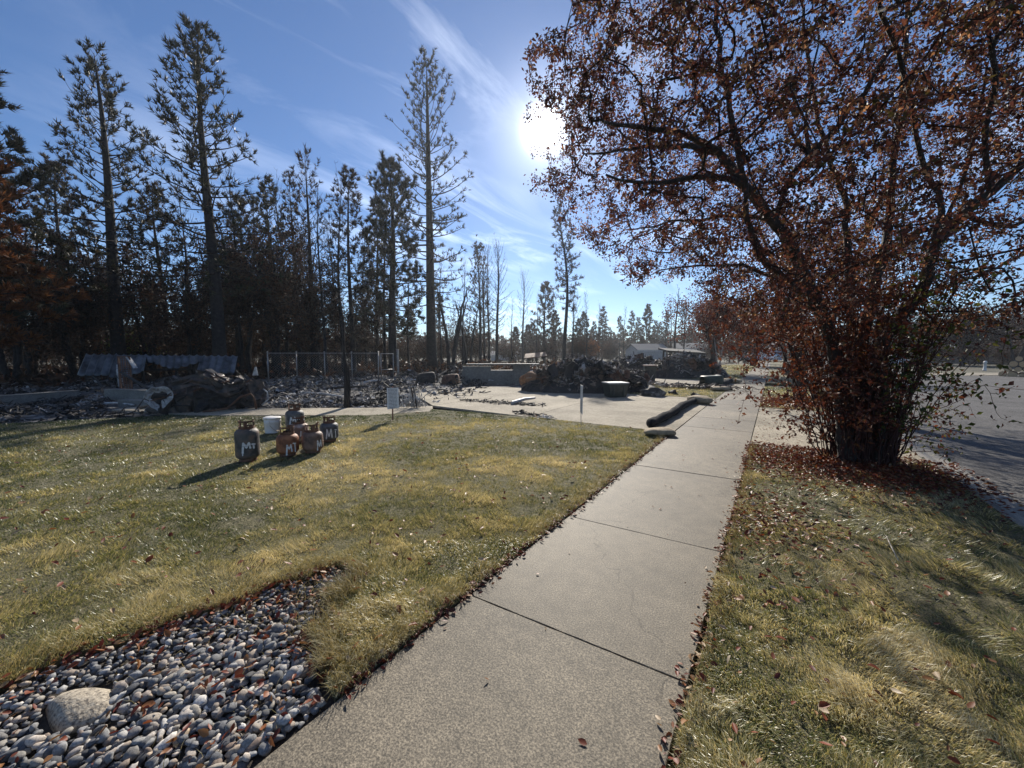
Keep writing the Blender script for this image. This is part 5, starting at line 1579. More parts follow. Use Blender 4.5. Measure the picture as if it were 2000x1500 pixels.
# far tree line: a few shapes, many individuals
var = []
for i, (H, R_, tf, ba) in enumerate(((13, 2.4, 20, .0), (12, 1.9, 15, .15), (14, 1.7, 9, .4), (11, 2.7, 26, 0.0))):
    q = at_px((1140, 1176, 1210, 1040)[i], (84, 88, 105, 78)[i])
    o = pine('far_conifer', ('narrow dark conifer in the tree line left of the red scorched branch', 'spire-shaped dark conifer left of the grey shed', 'sparse far conifer above the left end of the grey shed', 'low dark fir in the tree line above the small collapsed roof')[i], q, 13, .06, (2.6, 2.0, 1.9, 3.2)[i], 120 + i, m_needleb, m_char, nb=80, tuft=tf, tl=.5, tw=.11, trunk_r=.2, shape=.8, bare=ba, elev=(-18, 25), K=7, upcurl=.1, group='far conifers in the tree line')
    var.append((o, 13.0, q))
def far_con(k, px, depth, py, label, group='far conifers in the tree line'):
    o, H, _ = var[k]
    q = at_px(px, depth)
    s = top_height(q, py) / H
    dup(o, q, px * .37, (s * (0.9 if s > 1 else 1), s * (0.9 if s > 1 else 1), s), label, group)
for (o, H, q), py in zip(var, (612, 602, 620, 632)):
    s = top_height(q, py) / H
    o.scale = (s, s, s)
main = [(3, 1006, 70, 640, 'low dark fir below the lone burnt conifer, left side'), (3, 1032, 74, 636, 'low dark fir below the lone burnt conifer, right side'),
        (0, 1085, 80, 610, 'dark conifer behind the slim curved pine'), (0, 1128, 78, 625, 'dark conifer just right of the slim curved pine'),
        (1, 1158, 92, 630, 'small conifer between the two narrow dark conifers'), (1, 1190, 95, 642, 'small conifer just right of the spire-shaped one'),
        (2, 1233, 100, 610, 'pointed conifer above the grey shed roof'), (1, 1244, 110, 622, 'slim conifer behind the grey shed roof'),
        (0, 1262, 96, 598, 'tallest conifer above the grey shed'), (1, 1278, 104, 628, 'conifer above the right half of the grey shed'),
        (2, 1300, 98, 612, 'sparse conifer at the right end of the grey shed'), (1, 1288, 120, 632, 'faint far conifer behind the grey shed'),
        (1, 1345, 110, 640, 'far conifer left of the red-brown tree'), (3, 1456, 62, 632, 'dark green conifer right of the red-brown tree beside the sidewalk')]
for m_ in main: far_con(*m_)
rg = np.random.default_rng(9)
for i in range(20):
    px = 985 + i * 19.5 + rg.normal(0, 3)
    far_con(int(rg.integers(0, 4)), px, 115 + 40 * rg.random(), 640 + 22 * rg.random(), f'low hazy far conifer, {ORD[i]} from the left along the horizon', 'small conifers of the hazy tree line')
for i in range(18):
    px = -10 + i * 51 + rg.normal(0, 6)
    far_con(int(rg.integers(0, 4)), px, 55 + 35 * rg.random(), 560 + 60 * rg.random(), f'dark conifer far behind the left pines, {ORD[i]} from the left edge', 'conifers behind the left pines')
# dark brush and thin burnt trunks that join the tree line into a band
for i, (px, dp, lb) in enumerate(((850, 46, 'dark brush left of the concrete foundation'), (925, 52, 'dark brush behind the concrete foundation'), (990, 60, 'dark brush below the lone burnt conifer'), (1065, 64, 'dark brush behind the small collapsed roof'), (1130, 66, 'dark brush behind the big debris heap'), (1190, 72, 'dark brush left of the grey shed'), (1385, 74, 'dark brush behind the red-brown tree'), (1430, 66, 'dark brush beside the far end of the sidewalk'), (780, 44, 'dark brush left of the very tall lone pine'))):
    dup(b0, at_px(px, dp), i * 1.7, .95 + .12 * math.sin(i * 2.1), lb)
sv = snag('burnt_snag', 'thin bare burnt trunk left of the forked bare tree', at_px(862, 44), 12.0, 151, 1.0, 45, .13, group='thin bare burnt trunks in the tree line')
for i, (px, dp, sc, lb) in enumerate(((1000, 58, .8, 'thin bare burnt trunk left of the lone burnt conifer'), (1048, 62, .9, 'thin bare burnt trunk left of the bushy pine'), (1080, 70, 1.1, 'thin bare burnt trunk between the bushy and the slim curved pine'), (1145, 64, .95, 'thin bare burnt trunk above the big debris heap'), (1170, 70, .85, 'thin bare burnt trunk left of the spire-shaped conifer'), (1218, 74, .85, 'thin bare burnt trunk left of the grey shed'), (905, 40, .9, 'thin bare burnt trunk right of the forked bare tree'), (1308, 70, .95, 'thin bare burnt trunk beside the bare black pole'), (655, 33, 1.05, 'thin bare burnt trunk behind the chain-link fence'), (515, 30, 1.1, 'thin bare burnt trunk left of the fence'), (715, 38, 1.1, 'thin bare burnt trunk left of the gate'), (798, 40, 1.0, 'thin bare burnt trunk right of the dense dark pine'), (465, 28, 1.2, 'thin bare burnt trunk just right of the tallest pine'), (560, 29, 1.15, 'thin bare burnt trunk left of the bare-topped burnt pine'), (635, 28, 1.05, 'thin bare burnt trunk right of the bare-topped burnt pine'), (670, 30, 1.2, 'thin bare burnt trunk left of the pointed scorched pine'), (752, 34, 1.2, 'thin bare burnt trunk between the gate and the dense dark pine'), (370, 28, 1.1, 'thin bare burnt trunk between the two tall left pines'))):
    dup(sv, at_px(px, dp), i * 1.3, sc, lb)
# reddish scorched bush in the tree line
broadleaf('scorched_tree', 'orange scorched bush low in the tree line left of the grey shed', at_px(1155, 66), 4.2, 1.2, 1.6, 131, m_orangen, .2, 140, 14, 2, m_char, low=.3, r0=.12, tip=.01)

# ------------------------------------------------------------------ right side beyond the road
rb = broadleaf('roadside_tree', 'dark brown tree across the road behind the big tree', at_px(1880, 50), 8.5, 4.2, .6, 141, m_brownleaf, .24, 420, 30, 3, m_char, low=.15, r0=.25, tip=.01, group='trees across the road')
for i, (px, dp, s, lb) in enumerate(((1790, 58, 1.0, 'dark brown tree across the road, left of the others'), (1965, 62, 1.1, 'dark brown tree behind the stacked firewood'), (2060, 48, 1.0, 'dark brown tree across the road at the right edge'), (1700, 70, 1.0, 'far dark brown tree glimpsed through the sucker shoots'), (1610, 82, .9, 'far dark brown tree left of the big trunk'), (2180, 60, 1.2, 'dark brown tree beyond the right edge'))):
    dup(rb, at_px(px, dp), i * 1.1, s, lb)
broadleaf('bare_tree', 'bare grey branching tree beside the firewood at the right edge', at_px(1985, 47), 9.0, 3.2, 2.5, 142, m_brownleaf, .1, 330, 4, 4, m_bark, low=.3, r0=.26, lean=.2, tip=.008)
for i, (px, dp, lb) in enumerate(((1835, 56, 'low dark shrub across the road left of the pale bollard'), (1900, 55, 'low dark shrub across the road behind the pale bollard'), (1965, 57, 'low dark shrub behind the firewood stack'), (2030, 54, 'low dark shrub across the road at the right edge'), (1765, 62, 'low dark shrub across the road seen past the sucker shoots'))):
    dup(b0, at_px(px, dp), i * 1.9, (1.1, 1.1, .75), lb)
g = at_px(1930, 60)
wl = thing('garden_wall', 'low dark boundary wall with a pale coping across the road', 'wall', (g[0], g[1], -.14), R(-38))
MB().box((0, 0, .55), (16, .25, 1.1)).build('wall', m_found, wl)
MB().box((0, 0, 1.15), (16.1, .34, .1)).build('coping', m_kerb, wl)
p = G(1958, 733)
k = 0
for row in range(4):
    for c in range(7 - row):
        r_ = .20 + .04 * math.sin(c * 2.1 + row * 3.3)
        mb = MB().lathe([(r_, 0), (r_ * 1.02, .02), (r_ * .98, .5), (r_, .98), (r_, 1.0)], 12)
        o = thing('firewood_log', f'firewood log, {ORD[c]} from the left in the {("bottom", "second", "third", "top")[row]} row of the stack', 'log', (0, 0, 0), group='logs stacked across the road')
        mb.build('bark', m_bark, o, smooth=True)
        MB().lathe([(r_ * .93, -.006), (r_ * .93, .0), (0.001, -.006)], 12).build('cut_end', m_logend, o)
        la = YAW - math.atan(982 / F_PX); d_ = Vector((math.cos(la), math.sin(la), 0))
        q = p + d_ * ((c + row * .5) * .44) + Vector((0, 0, .09 + row * .37))
        o.location = q; o.rotation_euler = (R(-90), 0, la + .03 * math.sin(k * 3.7))
        k += 1
p = G(1923, 722)
o = MB().lathe([(.14, 0), (.14, .1), (.11, .14), (.11, .75), (.14, .78), (.14, .86), (.06, .95), (.0, .96)], 14).build('hydrant_post', m_trim, smooth=True)
o.location = (p.x, p.y, -.1); tag(o, 'small pale bollard across the road', 'bollard')

# ------------------------------------------------------------------ houses far down the lots
def house(name, label, loc, rotz, w, d, h, rise, wall, over=.35, windows=(), doors=(), cat='building'):
    """gable ends on +-x; front wall faces -y"""
    t = thing(name, label, cat, loc, rotz)
    V = [(-w / 2, -d / 2, 0), (w / 2, -d / 2, 0), (w / 2, d / 2, 0), (-w / 2, d / 2, 0), (-w / 2, -d / 2, h), (w / 2, -d / 2, h), (w / 2, d / 2, h), (-w / 2, d / 2, h), (-w / 2, 0, h + rise), (w / 2, 0, h + rise)]
    MB().add(V, [(0, 1, 5, 4), (2, 3, 7, 6), (1, 2, 6, 9, 5), (3, 0, 4, 8, 7), (0, 3, 2, 1)]).build('wall', wall, t)
    nb_ = int(h / .3)
    for s in range(1, nb_):
        MB().box((0, -d / 2 - .012, s * h / nb_), (w - .02, .02, .05)).build('siding_lap', wall, t)
    rf = MB()
    for sgn in (-1, 1):
        y0, z0 = sgn * (d / 2 + over), h - rise * over / (d / 2)
        a = np.array([[(-w / 2 - over, y0, z0), (w / 2 + over, y0, z0)], [(-w / 2 - over, 0, h + rise), (w / 2 + over, 0, h + rise)]])
        rf.grid(a + np.array([0, 0, .07]), thick=.12)
    rf.build('roof', m_roof, t)
    MB().box((0, -d / 2 - over, h - rise * over / (d / 2) - .02), (w + 2 * over, .05, .2)).build('fascia', m_trim, t)
    for (x, z, ww, hh) in windows:
        f = MB().box((x, -d / 2 - .02, z), (ww + .16, .06, hh + .16)).build('window', m_trim, t)
        MB().box((x, -d / 2 - .045, z), (ww, .03, hh)).build('pane', m_glass, f)
    for (x, ww, hh) in doors:
        f = MB().box((x, -d / 2 - .03, hh / 2), (ww, .06, hh)).build('door', m_trim, t)
        for s in range(3): MB().box((x, -d / 2 - .065, hh * (.2 + .28 * s)), (ww * .85, .02, hh * .2)).build('door_panel', m_trim, f)
    return t
q = at_px(1262, 82); house('grey_shed', 'plain grey sided outbuilding with a low gable roof beyond the debris piles', (q[0], q[1], -.6), YAW + R(12), 6.8, 5.2, 2.9, 1.2, m_siding, windows=((-2.4, 1.9, .7, .7),))
q = at_px(1345, 96); house('pale_house', 'small pale house partly hidden left of the red-brown tree', (q[0], q[1], -.4), YAW - R(20), 7.0, 6.0, 3.2, 1.2, m_siding2, windows=((-1.6, 1.8, 1.1, 1.1), (1.6, 1.8, 1.1, 1.1)))
q = at_px(1484, 105); house('blue_garage', 'blue house with a pale garage door at the end of the sidewalk', (q[0], q[1], -.1), R(8), 9.0, 7.0, 2.9, 1.3, m_bluesiding, doors=((1.0, 2.6, 2.2),))
q = at_px(985, 90); house('white_outbuilding', 'small white outbuilding seen between the burnt conifer trunks', (q[0], q[1], -1.2), YAW, 6.0, 4.0, 2.4, .8, m_siding2)
q = at_px(1045, 56)
cr = thing('collapsed_roof', 'small collapsed roof leaning over the wreckage behind the concrete steps', 'roof', (q[0], q[1], -.14), YAW)
MB().grid(np.array([[(-1.6, -.8, 1.0), (1.7, -.9, 1.35)], [(-1.4, .8, 1.6), (1.6, .8, 1.9)]]), thick=.12).build('roof_sheet', m_rust, cr)
for (x, y_, h) in ((-1.2, -.5, 1.2), (1.3, -.5, 1.4), (1.2, .6, 1.8), (-1.1, .5, 1.5)):
    MB().beam((x, y_, 0), (x + .1, y_, h), .12, .12).build('post', m_burnt, cr)
# basketball hoop at the end of the walk
q = at_px(1476, 84)
bh = thing('basketball_hoop', 'white basketball backboard on a pole at the end of the sidewalk', 'basketball hoop', (q[0], q[1], -.1), YAW)
MB().tube([(0, .5, 0), (0, .5, 2.6), (0, .1, 2.9)], .06, 8).build('pole', m_fence, bh)
MB().box((0, 0, 2.75), (1.3, .04, .8)).build('backboard', m_trim, bh)
MB().tube([(.23 * math.cos(a), -.28 + .23 * math.sin(a), 2.45) for a in np.linspace(0, 6.283, 17)], .012, 5).build('rim', m_torange, bh)
# white car parked at the end
def car(label, loc, rotz, L=4.5):
    t = thing('parked_car', label, 'car', loc, rotz)
    W = 1.8
    prof = [(-2.2, .35), (-2.25, .7), (-2.0, .92), (-1.35, .98), (-.75, 1.42), (.75, 1.45), (1.4, 1.0), (2.1, .9), (2.25, .6), (2.2, .35)]
    V = []
    for s, ins in ((-1, 0), (1, 0)):
        for (x, z) in prof: V.append((x, s * (W / 2 - (0.22 if z > 1.2 else .03)), z))
    n = len(prof)
    MB().add(V, [tuple(range(n)), tuple(reversed(range(n, 2 * n)))] + [(i, i + n, (i + 1) % n + n, (i + 1) % n) for i in range(n)]).build('body', m_carwhite, t, smooth=False)
    for s in (-1, 1):
        for x0, x1, x2, x3 in ((-1.2, -.72, -.05, -.05), (.05, .05, .72, 1.25)):
            MB().add([(x0, s * (W / 2 - .02), 1.0), (x1, s * (W / 2 - .2), 1.36), (x2, s * (W / 2 - .2), 1.36), (x3, s * (W / 2 - .02), 1.0)], [(0, 1, 2, 3)]).build('window', m_glass, t)
        for x in (-1.4, 1.4):
            w = MB()
            w.lathe([(.20, -.11), (.32, -.10), (.34, -.06), (.34, .06), (.32, .10), (.20, .11)], 18)
            me = w.mesh('wheel', m_tyre, True)
            o = link('wheel', me, t, (x, s * (W / 2 - .1), .34), (R(90), 0, 0))
            link('rim', MB().lathe([(.19, -.115), (.19, .115), (.02, .118), (.02, -.118)], 12).mesh('rim', m_fence), o)
    for y_ in (-.6, .6):
        MB().box((-2.24, y_, .68), (.06, .3, .14)).build('headlight', m_glass, t)
    MB().add([(-1.32, -.7, 1.0), (-1.32, .7, 1.0), (-.8, .62, 1.4), (-.8, -.62, 1.4)], [(0, 1, 2, 3)]).build('windscreen', m_glass, t)
    return t
q = at_px(1503, 78); car('white car parked at the far end of the sidewalk', (q[0] + .3, q[1], -.08), R(80))
q = at_px(1735, 46); car('white car glimpsed across the road through the sucker shoots', (q[0], q[1], -.08), R(50))

# ================================================================== the burnt lot
def scrap_arrays(mb, pts, size, rg, mix_=(0.45, 0.3, 0.25), flat=0.5, wires=.12):
    """splinters, crumpled sheets and chunks at pts (n,3)"""
    for p_ in pts:
        k = rg.random(); s = size * (0.4 + 1.2 * rg.random() ** 2)
        pn = .5 * vnoise(np.array([p_[0]]), np.array([p_[1]]), .8, 77)[0] + .5 * vnoise(np.array([p_[0]]), np.array([p_[1]]), 2.3, 78)[0]
        tn = min(1, max(0, .55 * rg.random() + 1.5 * (pn - .5) + .24))
        e = (rg.normal(0, flat), rg.normal(0, flat), rg.random() * 6.28)
        if rg.random() < wires:
            q0 = np.array(p_); l = size * (1.5 + 3.5 * rg.random()); dd_ = unit(1, rg)[0] * l; dd_[2] = abs(dd_[2]) * .5
            mb.tube([q0 - dd_ * .5 * np.array([1, 1, .3]), q0 + rg.normal(0, l * .15, 3) * np.array([1, 1, .6]) + np.array([0, 0, l * .12]), q0 + dd_ * .5], .006 + .014 * rg.random(), 4, cap=False, rnd=tn)
        elif k < mix_[0]:
            mb.box(p_, (s * (1.2 + 2.2 * rg.random()), s * .22, s * .14), e, top=.8, rnd=tn)
        elif k < mix_[0] + mix_[1]:
            gr = np.array([[((i - 1) * s * .6, (j - 1) * s * .5, 0) for i in range(3)] for j in range(3)]) + rg.normal(0, s * .16, (3, 3, 3))
            m_ = np.array(Euler(e).to_matrix())
            mb.grid(gr @ m_.T + np.array(p_), rnd=tn)
        else:
            V = icoV0 * (1 + rg.normal(0, .22, (len(icoV0), 1))) * s * .42 * np.array([1.1, .85, .6])
            m_ = np.array(Euler(e).to_matrix())
            mb.add(V @ m_.T + np.array(p_), icoF0, tn)
icoV0, icoF0 = ico(1)
def rubble(name, poly, n, size, hmax, seed, label, mat=m_rubble, mixp=(0.45, 0.3, 0.25)):
    rg = np.random.default_rng(seed)
    xs_ = [p[0] for p in poly]; ys_ = [p[1] for p in poly]
    X = min(xs_) + (max(xs_) - min(xs_)) * rg.random(n * 3); Y = min(ys_) + (max(ys_) - min(ys_)) * rg.random(n * 3)
    k = inside(X, Y, poly); X, Y = X[k][:n], Y[k][:n]
    h = vnoise(X, Y, .55, seed) * vnoise(X, Y, 1.3, seed + 1)
    keep = rg.random(len(X)) < np.clip(.25 + 1.6 * h, 0, 1)
    X, Y, h = X[keep], Y[keep], h[keep]
    Z = -.05 + np.clip(h * 1.9 - .15, 0, 1) * hmax * rg.random(len(X)) ** .6
    mb = MB(); scrap_arrays(mb, np.stack([X, Y, Z], 1), size, rg, mixp)
    o = mb.build(name, mat, kind='stuff'); tag(o, label, 'rubble')
    return o
house_poly = [(-9.0, 8.2), (-11.9, 10.6), (-11.9, 14.8), (-12.5, 17), (-23, 15), (-23, 10), (-17, 5.0), (-13.2, 5.0), (-10.2, 7.1)]
rubble('ash_rubble', house_poly, 5200, .13, .5, 201, 'grey and white ash rubble of the burnt house behind the path')
rubble('path_rubble', [(-8.6, 8.3), (-9.8, 7.2), (-12.6, 5.2), (-13.2, 6.2), (-10.6, 9.0)], 1300, .10, .22, 202, 'pale ash and twisted scraps along the far side of the path')
rubble('left_rubble', [(-13.2, 3.1), (-14.7, .7), (-14.7, -2), (-20, -2), (-20, 3.5), (-15.8, 2.5)], 1800, .12, .22, 203, 'low ash rubble in front of the left foundation wall')
rubble('back_rubble', [(-20, -3), (-20, 4), (-17, 5), (-22, 10), (-30, 8), (-30, -3)], 1800, .18, .5, 204, 'charred wreckage around the fallen corrugated roof')
rubble('driveway_debris', [(-11.5, 10.8), (-11.5, 14.4), (-9.6, 13.6), (-9.4, 11.0), (-8.8, 8.7)], 420, .16, .12, 205, 'burnt scraps spilled on the left side of the driveway')
# thin line of char across the driveway
rg = np.random.default_rng(206)
a, c = G(905, 782), G(1055, 792)
n = 220
tt = rg.random(n)
pts = np.stack([a.x + (c.x - a.x) * tt + rg.normal(0, .12, n), a.y + (c.y - a.y) * tt + rg.normal(0, .12, n), .01 + .03 * rg.random(n)], 1)
mb = MB(); scrap_arrays(mb, pts, .09, rg, flat=.15); o = mb.build('char_line', m_rubble, kind='stuff'); tag(o, 'line of charred splinters and ash lying across the driveway', 'rubble')
a, c = G(1010, 806), G(1075, 818)
n = 120; tt = rg.random(n)
pts = np.stack([a.x + (c.x - a.x) * tt + rg.normal(0, .1, n), a.y + (c.y - a.y) * tt + rg.normal(0, .1, n), .01 + .02 * rg.random(n)], 1)
mb = MB(); scrap_arrays(mb, pts, .06, rg, flat=.15); o = mb.build('char_flakes', m_rubble, kind='stuff'); tag(o, 'small char flakes on the driveway near the lawn edge', 'rubble')
rubble('far_rubble', [(-12, 16), (-7, 19), (-12, 26), (-24, 24), (-22, 16)], 2000, .19, .7, 207, 'dark wreckage behind the driveway and the tall pine')
rubble('second_lot_rubble', [(-6, 27), (-13, 26), (-24, 30), (-22, 42), (-7, 40)], 1500, .26, .9, 208, 'dark wreckage of the second burnt lot', m_scrap)
p = G(1342, 758)
rg = np.random.default_rng(210)
pts = np.stack([p.x + rg.normal(0, 1.1, 320), p.y + rg.normal(0, .25, 320), .02 + .16 * rg.random(320)], 1)
mb = MB(); scrap_arrays(mb, pts, .16, rg, flat=.4); o = mb.build('driveway_rubble', m_scrap, kind='stuff'); tag(o, 'row of dark rubble across the second driveway', 'rubble')

# single charred timbers and sheets in the ash, each its own thing
def timber(a, b, w, label, mat=m_burnt, z0=.12, z1=.3):
    pa, pb = G(*a), G(*b)
    mid = (pa + pb) / 2
    mb = MB()
    u = [(pa.x - mid.x, pa.y - mid.y, z0), ((pa.x + pb.x) / 2 - mid.x, (pa.y + pb.y) / 2 - mid.y + .03, (z0 + z1) / 2 + .04), (pb.x - mid.x, pb.y - mid.y, z1)]
    mb.tube(u, [w, w * .85, w * .6], 6)
    o = mb.build('charred_timber', mat); o.location = (mid.x, mid.y, 0)
    jitter_mesh(o.data, w * .3, 5, a[0])
    return tag(o, label, 'timber', 'charred timbers on the burnt lot')
timber((590, 772), (672, 782), .05, 'pale burnt board lying across the ash behind the cylinders', m_whitemetal, .1, .12)
timber((520, 770), (575, 742), .05, 'black charred stick leaning up in the ash left of the sapling')
timber((735, 745), (760, 772), .05, 'leaning charred stick above the paper notice')
timber((705, 757), (745, 754), .07, 'pale broken board on the ash left of the gate', m_whitemetal, .2, .3)
timber((640, 765), (720, 770), .06, 'dark charred beam in the ash behind the sapling')
timber((860, 735), (905, 720), .06, 'charred beam rising beside the concrete foundation', z1=.9)
timber((200, 790), (262, 795), .04, 'pale stick lying on the left ash strip', m_whitemetal, .03, .06)
timber((270, 800), (330, 793), .04, 'black charred stick at the edge of the lawn by the hulk', z0=.04, z1=.08)
timber((205, 770), (180, 752), .05, 'black stick leaning on the left foundation', z1=.5)
timber((1000, 790), (1045, 784), .06, 'grey broken board end lying on the driveway', m_whitemetal, .05, .12)
# charred sapling
p = G(678, 795)
sp_ = thing('charred_sapling', 'charred black sapling trunk standing beside the path', 'tree', (p.x, p.y, -.06))
mb = MB().tube([(0, 0, 0), (.02, 0, .5), (.0, .02, 1.1), (-.06, 0, 1.6), (-.1, .03, 2.6), (-.18, 0, 3.4)], [.10, .085, .075, .045, .03, .012], 8)
mb.build('trunk', m_char, sp_, smooth=True)
mb = MB().tube([(0, 0, .1), (.14, .02, .6), (.13, 0, 1.3)], [.045, .035, .015], 6)
for i in range(14):
    z = 1.3 + 2 * random.random(); a = random.random() * 6.28
    mb.tube([(-.03 - z * .03, 0, z), (math.cos(a) * .3 - .08, math.sin(a) * .3, z + .25), (math.cos(a) * .55 - .1, math.sin(a) * .5, z + .35)], [.010, .006, .003], 4, cap=False)
mb.build('branches', m_char, sp_, kind='stuff')

# tangle of ash-white bent strips beside the notice
p = G(806, 796)
tg = thing('bent_metal_frame', 'tangle of bent ash-white metal strips beside the paper notice', 'scrap', (p.x, p.y, 0), YAW)
for i in range(11):
    x = -.30 + i * .05 + random.uniform(-.03, .03); h = .25 + .3 * random.random() + (.2 if i in (6, 7, 8) else 0); w = random.uniform(-.14, .14)
    pts = [(x, random.uniform(-.05, .1), .01), (x + w * .6, .0, h * .6), (x + w, .02, h), (x + w * 1.3 + .07, .03, h * .75), (x + w * 1.3 + .1, .02, .02)]
    MB().tube(pts, [.016, .014, .012, .012, .012], 5).build('strip', m_whitemetal, tg, smooth=True)
for s in (-.02, .05): MB().tube([(s + .06, .06, 0), (s, .05, .45), (s - .03, .05, .62)], [.03, .025, .015], 6).build('charred_post', m_burnt, tg)
MB().tube([(.1, .1, .05), (.35, .15, .35), (.55, .2, .5)], .012, 5).build('strip', m_whitemetal, tg)

# ------------------------------------------------------------------ fallen corrugated roof
def corrugated(parent, x0, x1, ztop, zbot, ydrop, seed, tear=0.0):
    rg = random.Random(seed)
    nx = int((x1 - x0) / .05); ny = 8
    pitch = .34
    pts = []
    for j in range(ny + 1):
        f = j / ny
        row = []
        for i in range(nx + 1):
            x = x0 + (x1 - x0) * i / nx
            zb = zbot + (tear * (.5 + .5 * math.sin(x * 2.3 + seed)) if tear else 0)
            z = ztop + (zb - ztop) * f
            sag = -.06 * math.sin(math.pi * f) * math.sin(x * .9)
            row.append((x + .25 * f, -ydrop * f * ((ztop - zb) / max(.01, ztop - zbot)) + .055 * math.cos(2 * math.pi * x / pitch) * .8, z + .055 * math.sin(2 * math.pi * x / pitch) * .7 + sag))
        pts.append(row)
    return MB().grid(np.array(pts), thick=.008).build('corrugated_sheet', m_galv, parent, smooth=True)
q = at_px(310, 19.0)
cr = thing('corrugated_roof', 'fallen roof of bluish corrugated metal sheets propped on wreckage', 'roof', (q[0], q[1], -.06), YAW + R(4))
corrugated(cr, -3.4, -1.9, 1.62, .62, .75, 1)
corrugated(cr, -1.95, -.5, 1.60, .50, .8, 2, .35)
corrugated(cr, -.55, 2.0, 1.57, .95, .5, 3, .3)
corrugated(cr, 1.95, 3.7, 1.54, .72, .75, 4)
for (x, h) in ((-3.6, .9), (-1.0, 1.4), (.6, 1.4), (1.6, 1.4), (3.2, 1.3)):
    MB().beam((x, .25, 0), (x + .1, .1, h), .10, .10).build('prop_post', m_burnt, cr)
for z in (.8, 1.3): MB().beam((-3.7, .2, z), (3.5, .15, z + .1), .06, .1).build('rail', m_burnt, cr)
MB().tube([(-1.2, -.75, .1), (-1.3, -.7, .8), (-1.5, -.5, 1.1)], [.10, .09, .05], 6).build('bent_sheet', m_whitemetal, cr)

# perforated column and leaning pole
q = at_px(241, 15.0)
lc = thing('lattice_column', 'rusty perforated metal column standing in the left wreckage', 'column', (q[0], q[1], -.06), YAW + R(10))
for x in (-.19, .19): MB().box((x, 0, .78), (.045, .045, 1.5)).build('upright', m_rust, lc)
MB().box((0, 0, 1.52), (.42, .05, .05)).build('cap', m_rust, lc)
for i in range(17):
    MB().box((0, 0, .12 + i * .083), (.36, .015, .022)).build('bar', m_rust, lc)
for i in range(4): MB().box((-.13 + i * .086, -.014, .78), (.02, .012, 1.42)).build('bar', m_rust, lc)
MB().box((.24, .02, 1.3), (.03, .2, .5), (0, R(-28), 0)).build('pale_flap', m_whitemetal, lc)
a_, b_ = P(236, 727, 12.5), P(352, 790, 11.6)
o = MB().tube([tuple(a_), tuple((a_ + b_) / 2 - Vector((0, 0, .05))), tuple(b_)], [.035, .04, .035], 8).build('leaning_pole', m_burnt, smooth=True)
tag(o, 'black pole leaning from the lattice column down to the hulk', 'pole')

# concrete foundations
def wall_between(name, a, b, h, th, label, z0=-.14):
    pa, pb = G(*a), G(*b)
    d = (pb - pa); L = d.length
    t = thing(name, label, 'wall', ((pa.x + pb.x) / 2, (pa.y + pb.y) / 2, z0), math.atan2(d.y, d.x))
    o = MB().box((0, 0, (h - z0) / 2), (L, th, h - z0)).build('wall', m_found, t)
    MB().box((0, 0, h - z0 + .012), (L + .01, th + .03, .03)).build('sill_plate', m_found, t)
    return t
wall_between('foundation_wall', (-120, 803), (150, 779), .28, .3, 'low concrete foundation wall at the left edge')
wall_between('foundation_wall', (215, 781), (345, 787), .36, .28, 'broken concrete foundation in front of the corrugated roof')
wall_between('foundation_wall', (240, 792), (335, 795), .16, .25, 'low concrete footing left of the metal hulk')
p = G(975, 748)
cf = thing('concrete_foundation', 'grey concrete house foundation with a notch behind the driveway', 'foundation', (p.x, p.y, -.06), YAW + R(3))
MB().box((-.2, 0, .38), (3.6, .3, .76)).build('wall', m_found, cf)
MB().box((-1.2, .02, .86), (1.5, .28, .22)).build('wall_step', m_found, cf)
MB().box((1.2, .02, .90), (.9, .28, .30)).build('wall_step', m_found, cf)
MB().box((.2, -.1, 1.08), (3.9, .5, .06)).build('ledge', m_found, cf)
# two dark overturned tubs
def tub(px, py, w, h, d, tilt, label, mat):
    p = G(px, py)
    t = thing('overturned_tub', label, 'tub', (p.x, p.y, -.05), YAW + tilt)
    n1 = 16
    rows = []
    for k, (f, z) in enumerate(((1, 0), (.98, h * .55), (.9, h * .85), (.72, h * .97), (.3, h))):
        rows.append([(f * w / 2 * math.copysign(abs(math.cos(a)) ** .6, math.cos(a)), f * d / 2 * math.copysign(abs(math.sin(a)) ** .6, math.sin(a)), z + .12 * f * math.cos(a) * h) for a in np.linspace(0, 2 * math.pi, n1 + 1)])
    MB().grid(np.array(rows)).build('shell', mat, t, smooth=True)
    rim = [(w / 2 * 1.03 * math.copysign(abs(math.cos(a)) ** .6, math.cos(a)), d / 2 * 1.03 * math.copysign(abs(math.sin(a)) ** .6, math.sin(a)), .03 + .12 * math.cos(a) * h) for a in np.linspace(0, 2 * math.pi, n1 + 1)]
    MB().tube(rim, .03, 5, cap=False).build('rim', mat, t)
    return t
tub(832, 748, 1.05, .62, .7, R(15), 'black overturned tub at the foot of the very tall pine', m_burnt)
tub(880, 748, .95, .52, .7, R(-12), 'dark brown overturned tub right of the black one', m_rust)
o = rock('scorched_stump', tuple(G(1040, 762)) [:2] + (-.05,), (1.1, .9, 1.25), m_hay, 'orange-brown scorched stump at the left end of the big debris pile', 17, rough=.4, cat='stump')

